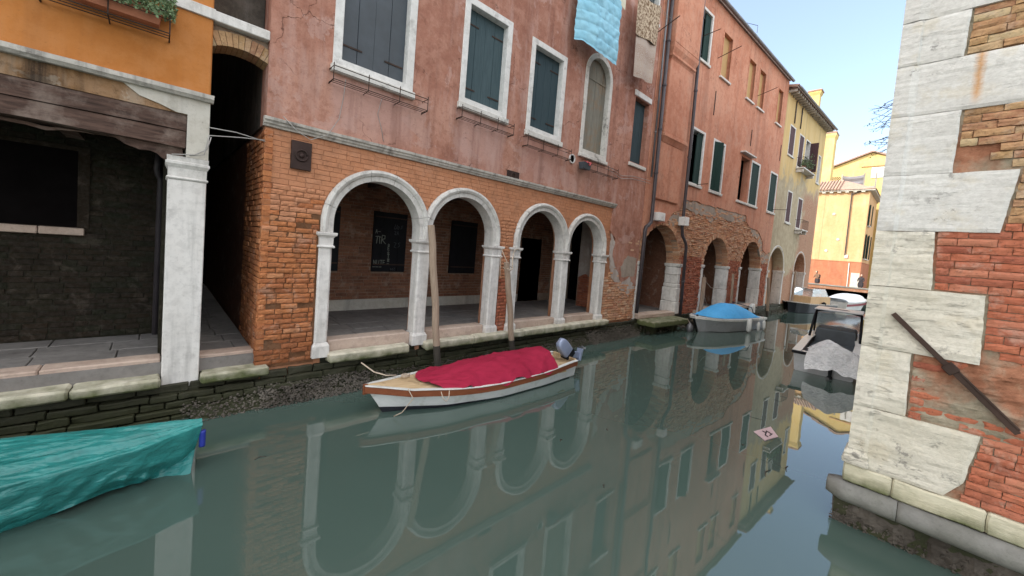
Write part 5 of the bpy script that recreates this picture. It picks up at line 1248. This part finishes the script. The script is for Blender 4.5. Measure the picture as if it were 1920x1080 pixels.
# ---- grey motorboat at the right
F, L = frame_axis((19.3, -5.0), (12.95, -5.36))
gb = thing('grey_motorboat', 'pale grey motorboat with windscreen hoop beside the stone corner building', 'boat', (15.5, -5.2, 0))
beam = [(0, .05), (.12, .38), (.3, .60), (.6, .68), (1, .66)]; wl_ = [(0, .02), (.15, .25), (.35, .5), (.7, .6), (1, .60)]; zg = [(0, .75), (.4, .62), (1, .52)]
h, r = hull(gb, F, L, beam, wl_, zg, .6, M['hullgrey'])
strip(gb, 'gunwale', F, r, 0, .16, .05, M['hullwhite'], -.03, out=.04)
MB().box(L - .02, L + .05, -.7, .0, .47, .54).build('transom_cap', M['door_black'], gb, F, bevel=.01)
MB().box(L - .34, L, -.62, -.06, .44, .52).build('stern_bench', M['hullwhite'], gb, F, bevel=.015)
MB().box(1.0, L - .2, -.6, .6, .05, .12).build('sole', M['hullgrey'], gb, F)
MB().box(2.6, 4.2, -.55, .55, .1, .42).build('seat_box', M['shut_a'], gb, F, bevel=.03)
MB().stack(1.9, 3.0, -.5, .5, [(.06, .3), (.0, .86), (-.04, .9)]).build('console', M['shut_a'], gb, F, bevel=.02)
M['screen'] = NT('tinted_screen'); _k = M['screen']; _k.b.inputs['Transmission Weight'].default_value = .85; M['screen'] = _k.done((.75, .8, .85), .06, None, 0, .5)
mb = MB()
for y in (-.62, .62): mb.tube([(3.5, y, .6), (2.9, y * .95, 1.25), (2.6, y * .92, 1.42)], .035, 7)
mb.tube([(2.6, .57, 1.42), (2.55, .2, 1.5), (2.55, -.2, 1.5), (2.6, -.57, 1.42)], .04, 7)
for y in (-.62, .62): mb.tube([(2.2, y, .62), (2.6, y * .92, 1.42)], .03, 7)
mb.build('windscreen_frame', M['door_black'], gb, F, smooth=True)
MB().box(1.7, 3.05, -.62, .62, 1.47, 1.52).build('hard_top', M['hullgrey'], gb, F, bevel=.02)
MB().hexa([(2.22, -.58, .66), (2.22, .58, .66), (2.24, .58, .66), (2.24, -.58, .66), (2.58, -.54, 1.38), (2.58, .54, 1.38), (2.6, .54, 1.38), (2.6, -.54, 1.38)]).build('windscreen', M['screen'], gb, F)
outboard(gb, F @ Matrix.Translation((L + .10, .16, .36)), M['door_black'], -.1, .7)
k = NT('clear_plastic_sheet'); n1 = k.noise(6, 8, .65, dist=1)
k.b.inputs['Alpha'].default_value = .8
M['plastic'] = k.done(k.mix(k.ramp(n1, [(.4, 0), (.62, 1)]), (.66, .68, .71), (.86, .87, .89)), .22, k.bump(k.math('ADD', n1, k.math('MULTIPLY', k.math('ABSOLUTE', k.math('SUBTRACT', k.noise(9, 2), .5)), 3)), .8, .03), 0, .6)
def sheet(u, v):
    x = L - .95 + 1.42 * u + .05 * noise.noise(Vector((v * 5, 1, 1))); y = -.34 + 1.12 * v + .06 * noise.noise(Vector((u * 5, 3, 2))) - .12 * (1 - u)
    z = .50 if x < L + .03 else .50 - min(.46, (x - L - .03) * 2.2)
    zs = [z]
    for px_, py_, h_, r_ in ((L - .2, .04, .64, .66), (L + .12, .18, .60, .62), (L - .5, .42, .34, .5), (L + .14, .42, .42, .5), (L + .14, -.05, .44, .45)):
        d = math.hypot((x - px_) * (2.6 if x > max(px_, L + .08) else 1), (y - py_) * 1.05) / r_; a = math.atan2(y - py_, x - px_)
        if d < 2.6: zs.append(.50 + h_ * max(-.75, 1 - math.sqrt(d * d + .03) ** .9) + .03 * min(1, d) * math.sin(a * 3 + px_ * 9))
    z = math.log(sum(math.exp(14 * q) for q in zs)) / 14 - .05
    z += .022 * (crease(x * 2, y * 2.4, 3) - .6) + .006 * (crease(x * 6 + y, y * 5, 6) - .6)
    return (x, y, max(.05, z))
mb = MB(); mb.grid(sheet, 80, 64)
tag(mb.build('plastic_sheet', M['plastic'], None, F, smooth=True), 'crumpled translucent plastic sheet over the grey motorboat engine', 'plastic sheet')

# ---- dark work boat and white boat far off
F, L = frame_axis((29.6, -1.15), (35.0, -2.45))
db = thing('dark_work_boat', 'dark hulled work boat with plywood boxes moored by the yellow building', 'boat', (32, -1.9, 0))
beam = [(0, .12), (.08, .5), (.25, .78), (.6, .86), (1, .75)]; zg = [(0, .72), (.4, .6), (1, .55)]
h, r = hull(db, F, L, beam, [(0, .08), (.1, .35), (.3, .6), (1, .62)], zg, .35, M['motor_dark'])
strip(db, 'gunwale', F, r, 0, .1, .06, M['cornice'], -.03, out=.03)
mb = MB(); mb.grid(lambda u, v: (lambda q: (q[0][0], q[0][1] * .9 * (1 - 2 * v), q[0][2] - .03))(r[min(28, int(u * 28 + .5))]), 28, 4); mb.build('deck', M['hullgrey'], db, F)
for a, b in ((1.7, 3.0), (3.02, 4.5)): MB().box(a, b, -.66, .6, .55, 1.08).build('plywood_box', M['plywood'], db, F, bevel=.01)
MB().hexa([(2.0, -.6, 1.09), (4.3, -.6, 1.09), (4.3, .6, 1.09), (2.0, .6, 1.09), (2.25, -.5, 1.6), (4.0, -.5, 1.6), (4.0, .5, 1.6), (2.25, .5, 1.6)]).build('clear_canopy', M['screen'], db, F)
MB().lathe([(.02, 0), (.12, .06), (.12, .2), (.04, .26)], 10).build('buoy', M['door_black'], db, F @ Matrix.Translation((3.3, -.78, .5)))
F, L = frame_axis((43.2, -3.75), (38.0, -2.6))
wb_ = thing('white_covered_boat', 'small white boat with red stripe and white cover near the far quay', 'boat', (40.5, -3.2, 0))
beam = [(0, .05), (.12, .45), (.3, .75), (.6, .9), (1, .8)]; zg = [(0, .85), (.4, .7), (1, .6)]
h, r = hull(wb_, F, L, beam, [(0, .03), (.15, .3), (.4, .65), (1, .7)], zg, .5, M['hullwhite'])
M['stripe'] = paint('red_stripe', (.22, .03, .04), .4); strip(wb_, 'stripe', F, r, 0, .02, .16, M['stripe'], .12, out=.0)
strip(wb_, 'gunwale', F, r, 0, .1, .05, M['hullwhite'], -.02, out=.03)
mb = MB(); mb.grid(lambda u, v: (L * (.2 + .75 * u), -(2 * v - 1) * interp(beam, .2 + .75 * u) * .92, .66 + .62 * math.sin(PI * min(1, .06 + u * .92)) ** .35 * (1 - abs(2 * v - 1) ** 5) * (1 - .25 * u)), 26, 18)
tag(mb.build('boat_cover', M['whitecover'], None, F, smooth=True), 'white cover stretched over the small boat near the far quay', 'boat cover')

# ================================================================== mooring poles, landing details
def mpole(label, top, bot, r=.07, wet=.55):
    p = thing('mooring_pole', label, 'mooring pole', (bot[0], bot[1], 0), 0, 'mooring poles')
    a, b = Vector(top), Vector(bot); t = (a.z - wet) / (a.z - b.z); m = a + (b - a) * t
    MB().tube([a + (m - a) * q / 6 + Vector((.012 * math.sin(q * 2.1), .01 * math.cos(q), 0)) for q in range(7)], [r * .93] + [r] * 6, 10).build('shaft', M['pole'], p)
    MB().tube([m + Vector((.012 * math.sin(12.6), .01 * math.cos(6), 0)), b], [r, r * .98], 10).build('wet_foot', M['pole_wet'], p)
    return p
mpole('leaning grey timber mooring pole in front of the first white double pillar', (3.86, -.40, 3.02), (4.34, -.36, -.4), .072, .62)
p2 = mpole('leaning timber mooring pole with rope lashed to the arches at its top', (5.93, -.36, 2.36), (6.5, -.33, -.4), .07, .5)
mpole('short weathered stake beside the first worn brick arch', tuple(F2 @ Vector((4.55, -.3, 2.1))), tuple(F2 @ Vector((4.5, -.3, -.4))), .09, .4)
mpole('slim pale stake left of the yellow building arch', tuple(F2 @ Vector((12.6, -.35, 2.2))), tuple(F2 @ Vector((12.75, -.5, -.4))), .075, .3)
mpole('thin stake between the worn brick arches', tuple(F2 @ Vector((7.95, -.2, 2.3))), tuple(F2 @ Vector((7.95, -.25, -.4))), .06, .3)
mpole('stump of a stake by the bow of the blue covered boat', tuple(F2 @ Vector((3.4, -.55, .75))), tuple(F2 @ Vector((3.4, -.55, -.4))), .07, .3)
mpole('dark iron-banded stake against the yellow building pier', tuple(F2 @ Vector((18.3, -.2, 2.7))), tuple(F2 @ Vector((18.3, -.2, -.4))), .06, .3)
ml = thing('mooring_lines', 'pale ropes tied between the two pillars and the leaning mooring pole', 'rope', (6.1, -.2, 2.3))
for pts in ([(5.98, -.06, 2.69), (6.02, -.2, 2.45), (6.05, -.3, 2.3), (6.1, -.4, 2.24)], [(6.05, -.44, 2.3), (6.2, -.25, 2.45), (6.4, -.09, 2.66), (6.56, -.08, 2.7)], [(5.9, -.42, 2.22), (6.0, -.44, 2.2), (6.08, -.42, 2.22), (6.25, -.2, 2.35), (6.4, -.07, 2.5)], [(5.88, -.3, 2.24), (5.96, -.44, 2.18), (6.06, -.38, 2.17)], [(5.95, -.12, 2.5), (5.93, -.15, 2.2), (5.94, -.15, 2.02)]):
    MB().tube(pts, .011, 5).build('rope', M['rope'], ml, smooth=True)
hl = thing('hanging_line', 'thin rope looping across the first worn brick arch', 'rope', tuple(F2 @ Vector((5.5, -.1, 2))))
MB().tube([(4.98, -.08, 2.2), (5.3, -.1, 1.85), (5.8, -.1, 1.62), (6.4, -.1, 1.55)], .012, 5).build('rope', M['rope'], hl, F2, smooth=True)
MB().tube([(4.9, -.1, 1.25), (5.2, -.12, 1.2), (5.6, -.1, .8), (5.9, -.1, .6)], .012, 5).build('rope', M['rope'], hl, F2, smooth=True)
fe = thing('hanging_float', 'small dark float hanging at the outer corner of the mossy landing', 'float', tuple(F2 @ Vector((2.55, -.8, 0))))
MB().lathe([(.01, -.12), (.1, -.05), (.13, .05), (.12, .18), (.05, .26), (.02, .3)], 12).build('body', M['pipe_grey'], fe, F2 @ Matrix.Translation((2.58, -.8, .05)), smooth=True)
MB().tube([(2.58, -.8, .33), (2.5, -.7, .5)], .012, 5).build('rope', M['rope'], fe, F2)

# ================================================================== laundry
M['quilt'] = clothm('pale_blue_quilt', (.24, .50, .64), (.32, .58, .70), .85, .25, 9, .1)
M['quilt_flower'] = clothm('flowered_lining', (.55, .52, .36), (.60, .58, .55), .85, .2, 14, .1)
k = NT('speckled_rug'); vv = k.n.new('ShaderNodeTexVoronoi'); vv.inputs['Scale'].default_value = 16; k.set(vv.inputs['Vector'], k.pos((1, 1, .7)))
M['rug'] = k.done(k.mix(k.ramp(k.noise(17, 3, .6, k.pos((1, 1, .8))), [(.42, 0), (.58, 1)]), (.16, .10, .06), (.52, .42, .31)), .95, k.bump(k.noise(30, 3), .6, .02))
k = NT('beige_rug'); wv = k.noise(1, 2, .5, k.pos((.1, .1, 2.6)))
M['rug2'] = k.done(k.mix(k.ramp(k.noise(34, 3), [(.4, 0), (.65, 1)]), k.ramp(wv, [(.35, (.30, .20, .15)), (.6, (.44, .35, .29))]), (.46, .40, .35)), .95, k.bump(k.noise(40, 3), .6, .02))
ql = thing('hanging_quilt', 'pale blue quilted bedspread hung out above the arched window', 'quilt', (8.6, -.5, 8.6))
def quilt(u, v):
    s = 7.74 + (9.36 - 7.74) * u; z = 10.3 - 2.25 * v
    fold = .0
    y = -.5
    if u < .32: y = -.5 + (.32 - u) * .9; z += .0
    z += .16 * max(0, 1 - u / .36) * v ** 3 + .05 * math.sin(min(1, u / .36) * PI) * v ** 3
    q = .02 * abs(math.sin(v * 8 * PI + .5 + u * .6)) ** .35 + .01 * abs(math.sin(u * 5 * PI)) ** .4 + .02 * noise.noise(Vector((u * 12, v * 14, 5)))
    return (s - .06 * v * (u - .5), y - q * 1.4 + .03 * noise.noise(Vector((u * 3, v * 3, 1))), z + .03 * noise.noise(Vector((u * 5, 2, 3))) * v)
MB().grid(quilt, 70, 130).build('bedspread', M['quilt'], ql, smooth=True)
MB().grid(lambda u, v: (8.75 + .72 * u, -.56 - .02 * math.sin(u * 6), 9.85 + .62 * (1 - v) - .12 * u * v * 2), 12, 8).build('folded_sheet', M['quilt_flower'], ql, smooth=True)
rg = thing('hanging_rugs', 'two brown and beige rugs hung on a line beside the drainpipe', 'rug', (11.1, -.4, 9.2))
MB().grid(lambda u, v: (10.28 + 1.42 * u + .05 * v * (1 - 2 * u), -.42 + .03 * math.sin(u * 8) * v, 10.75 - 1.28 * v - .12 * math.sin(u * PI) * (1 - v) + .16 * (u - .4)), 24, 20).build('speckled_rug', M['rug'], rg, smooth=True)
MB().grid(lambda u, v: (10.42 + 1.28 * u + .2 * v * (.55 - u), -.38 + .03 * math.sin(u * 9 + 1), 10.5 - 2.22 * v - .1 * math.sin(u * PI) * (1 - v) + .12 * (u - .3)), 24, 34).build('beige_rug', M['rug2'], rg, smooth=True)
for y in (-.4, -.55): pass
lr = thing('clothesline', 'thin washing lines on iron arms under the eaves of the pink building', 'clothesline', (10, -.45, 10.6))
for y, z in ((-.4, 10.62), (-.52, 10.55)): MB().tube([(6.0, y, z + .05), (9.0, y, z - .05), (12.3, y, z + .1)], .006, 4).build('line', M['cable'], lr)
for s in (6.0, 12.3): MB().tube([(s, .0, 10.4), (s + .05, -.75, 10.72)], .016, 5).build('arm', M['iron'], lr)

# ================================================================== cables and small wall things
cbls = thing('alley_cables', 'pale cables strung across the alley from the white pillar to the pink building', 'cable', (.8, -.05, 3.9))
for pts in ([(.3, -.02, 3.6), (.45, -.06, 3.64), (.5, -.03, 3.92), (.85, -.03, 3.98), (1.15, -.02, 4.02)], [(.49, -.02, 4.03), (.8, -.03, 4.04), (1.16, -.02, 4.0)], [(.12, -.03, 3.58), (.35, -.05, 3.62), (.48, -.04, 3.72), (.52, -.03, 3.9)]): MB().tube(pts, .007, 5).build('cable', M['cable'], cbls, smooth=True)
wl2 = thing('loose_wall_cable', 'loose white cable sagging over the cornice of the pink building', 'cable', (1.7, -.1, 4.4))
MB().tube([(1.36, -.1, 4.42), (1.55, -.11, 4.25), (1.75, -.11, 4.16), (2.0, -.11, 4.3), (2.18, -.05, 4.62), (2.24, -.03, 5.0), (2.26, -.02, 5.3)], .006, 4).build('cable', M['cable'], wl2, smooth=True)
MB().tube([(2.9, -.02, 5.2), (2.84, -.02, 4.9), (2.92, -.02, 4.68), (2.98, -.02, 4.45)], .005, 4).build('cable', M['cable'], wl2, smooth=True)
wp = thing('wall_cable', 'thin cables running below the arched window to the drainpipe', 'cable', (11, -.05, 5.2))
for dz in (0, -.09): MB().tube([(10.1, -.04, 5.45 + dz), (10.9, -.05, 5.3 + dz), (11.6, -.04, 5.42 + dz), (12.7, -.1, 5.45 + dz)], .008, 4).build('cable', M['cable'], wp, smooth=True)

# ================================================================== floating scraps
fp = thing('floating_card', 'pink printed card floating on the dark water', 'litter', (7.4, -5.36, 0))
M['card'] = paint('pink_card', (.55, .40, .42), .6, .15)
c0 = [Vector(p) for p in ((7.30, -5.25, .012), (7.09, -5.46, .012), (7.44, -5.56, .014), (7.78, -5.38, .016))]
mb = MB(); mb.add(c0 + [p - Vector((0, 0, .01)) for p in c0], [(0, 1, 2, 3), (7, 6, 5, 4), (0, 4, 5, 1), (1, 5, 6, 2), (2, 6, 7, 3), (3, 7, 4, 0)]); mb.build('card', M['card'], fp)
mb = MB(); cc = sum(c0, Vector()) / 4
for a_, b_ in (((-.1, 0), (.1, .03)), ((.1, .03), (.04, -.05)), ((-.1, 0), (-.14, -.05)), ((0, .01), (.03, .07)), ((-.05, -.05), (.06, -.06))):
    mb.tube([cc + Vector((a_[0], a_[1], .004)), cc + Vector((b_[0], b_[1], .005))], .008, 4)
mb.build('print', M['door_black'], fp)
for i, (x_, y_, l_) in enumerate(((5.9, -5.75, .25), (6.3, -5.9, .2), (5.2, -3.8, .06), (.9, -1.8, .12), (4.3, -3.6, .07), (3.9, -4.6, .06), (6.6, -5.3, .05))):
    fl_ = MB().tube([(x_, y_, .003), (x_ + l_ * .5, y_ + .03, .006), (x_ + l_, y_ + .02 * (i % 3), .003)], [.004, .008, .003], 5).build('floating_twig', M['pole_wet'])
    tag(fl_, ('longest dark twig floating on the sky reflection by the stone corner', 'dark twig floating nearest the stone corner footing', 'tiny dark leaf scrap floating mid canal', 'thin dark twig floating beside the teal tarpaulin', 'small dark scrap floating below the arch reflections', 'small dark scrap floating nearest the lower edge', 'speck of leaf floating near the pink card')[i], 'twig', 'floating scraps')

# ================================================================== people behind the far parapet
def person(name, label, loc, rz, coat, trousers, bag=None, lean=.0):
    t = thing(name, label, 'person', loc, rz); F = W[t.name]
    J = [(0, 0, .95), (lean * .3, 0, 1.18), (lean * .7, 0, 1.40), (lean, 0, 1.50), (lean * 1.3, 0, 1.62), (lean * 1.35, 0, 1.72),
         (lean * .7, .19, 1.42), (lean * .7 + .05, .25, 1.16), (lean + .22, .17, 1.02), (lean * .7, -.19, 1.42), (lean * .7 + .05, -.25, 1.16), (lean + .22, -.17, 1.05),
         (0, .1, .88), (.03, .1, .48), (0, .1, .08), (.14, .1, .04), (0, -.1, .88), (.03, -.1, .48), (0, -.1, .08), (.14, -.1, .04)]
    E = [(0, 1), (1, 2), (2, 3), (3, 4), (4, 5), (2, 6), (6, 7), (7, 8), (2, 9), (9, 10), (10, 11), (0, 12), (12, 13), (13, 14), (14, 15), (0, 16), (16, 17), (17, 18), (18, 19)]
    Rr = [.15, .145, .15, .06, .085, .09, .075, .055, .04, .075, .055, .04, .095, .065, .05, .04, .095, .065, .05, .04]
    me = bpy.data.meshes.new('body'); me.from_pydata(J, E, []); o = bpy.data.objects.new('body', me)
    link(o, t, F)
    md = o.modifiers.new('skin', 'SKIN'); o.modifiers.new('sub', 'SUBSURF').levels = 2; o.modifiers['sub'].render_levels = 2
    if not me.skin_vertices: me.attributes.new('x', 'FLOAT', 'POINT')
    sv_ = me.skin_vertices[0].data if me.skin_vertices else None
    if sv_:
        for q, v in enumerate(sv_): v.radius = (Rr[q], Rr[q] * (.8 if q < 3 else 1)); v.use_root = (q == 0)
    me.materials.append(coat)
    MB().lathe([(.02, -.11), (.07, -.09), (.088, -.02), (.09, .04), (.075, .1), (.02, .125)], 14).build('head', M['skin'], t, F @ Matrix.Translation((lean * 1.35 + .01, 0, 1.69)), smooth=True)
    MB().lathe([(.1, -.06), (.105, .02), (.09, .09), (.05, .13), (.005, .14)], 14).build('hair', M['hair'], t, F @ Matrix.Translation((lean * 1.35 - .02, 0, 1.70)), smooth=True)
    MB().stack(-.1, .1, -.17, .17, [(.03, .5), (.045, .75), (.03, .98)]).build('trousers', trousers, t, F, bevel=.03)
    if bag: MB().stack(-.3 + lean * .5, -.14 + lean * .5, -.15, .15, [(-.03, 1.0), (.0, 1.05), (.0, 1.36), (-.04, 1.44)]).build('backpack', bag, t, F, bevel=.03)
def skinfix(): pass
M['coat_dark'] = clothm('dark_jacket', (.025, .022, .026), (.04, .035, .04), .9, .2); M['coat_brown'] = clothm('brown_jacket', (.16, .09, .06), (.2, .12, .08), .9, .2)
person('person', 'person in brown jacket with dark backpack bending over the far parapet', (53.0, .75, 1.05), 2.6, M['coat_brown'], M['coat_dark'], M['coat_dark'], .16)
person('person', 'person in dark jacket standing behind the far parapet near the pale doorway', (53.3, -2.75, 1.05), 2.9, M['coat_dark'], M['coat_dark'], None, .0)
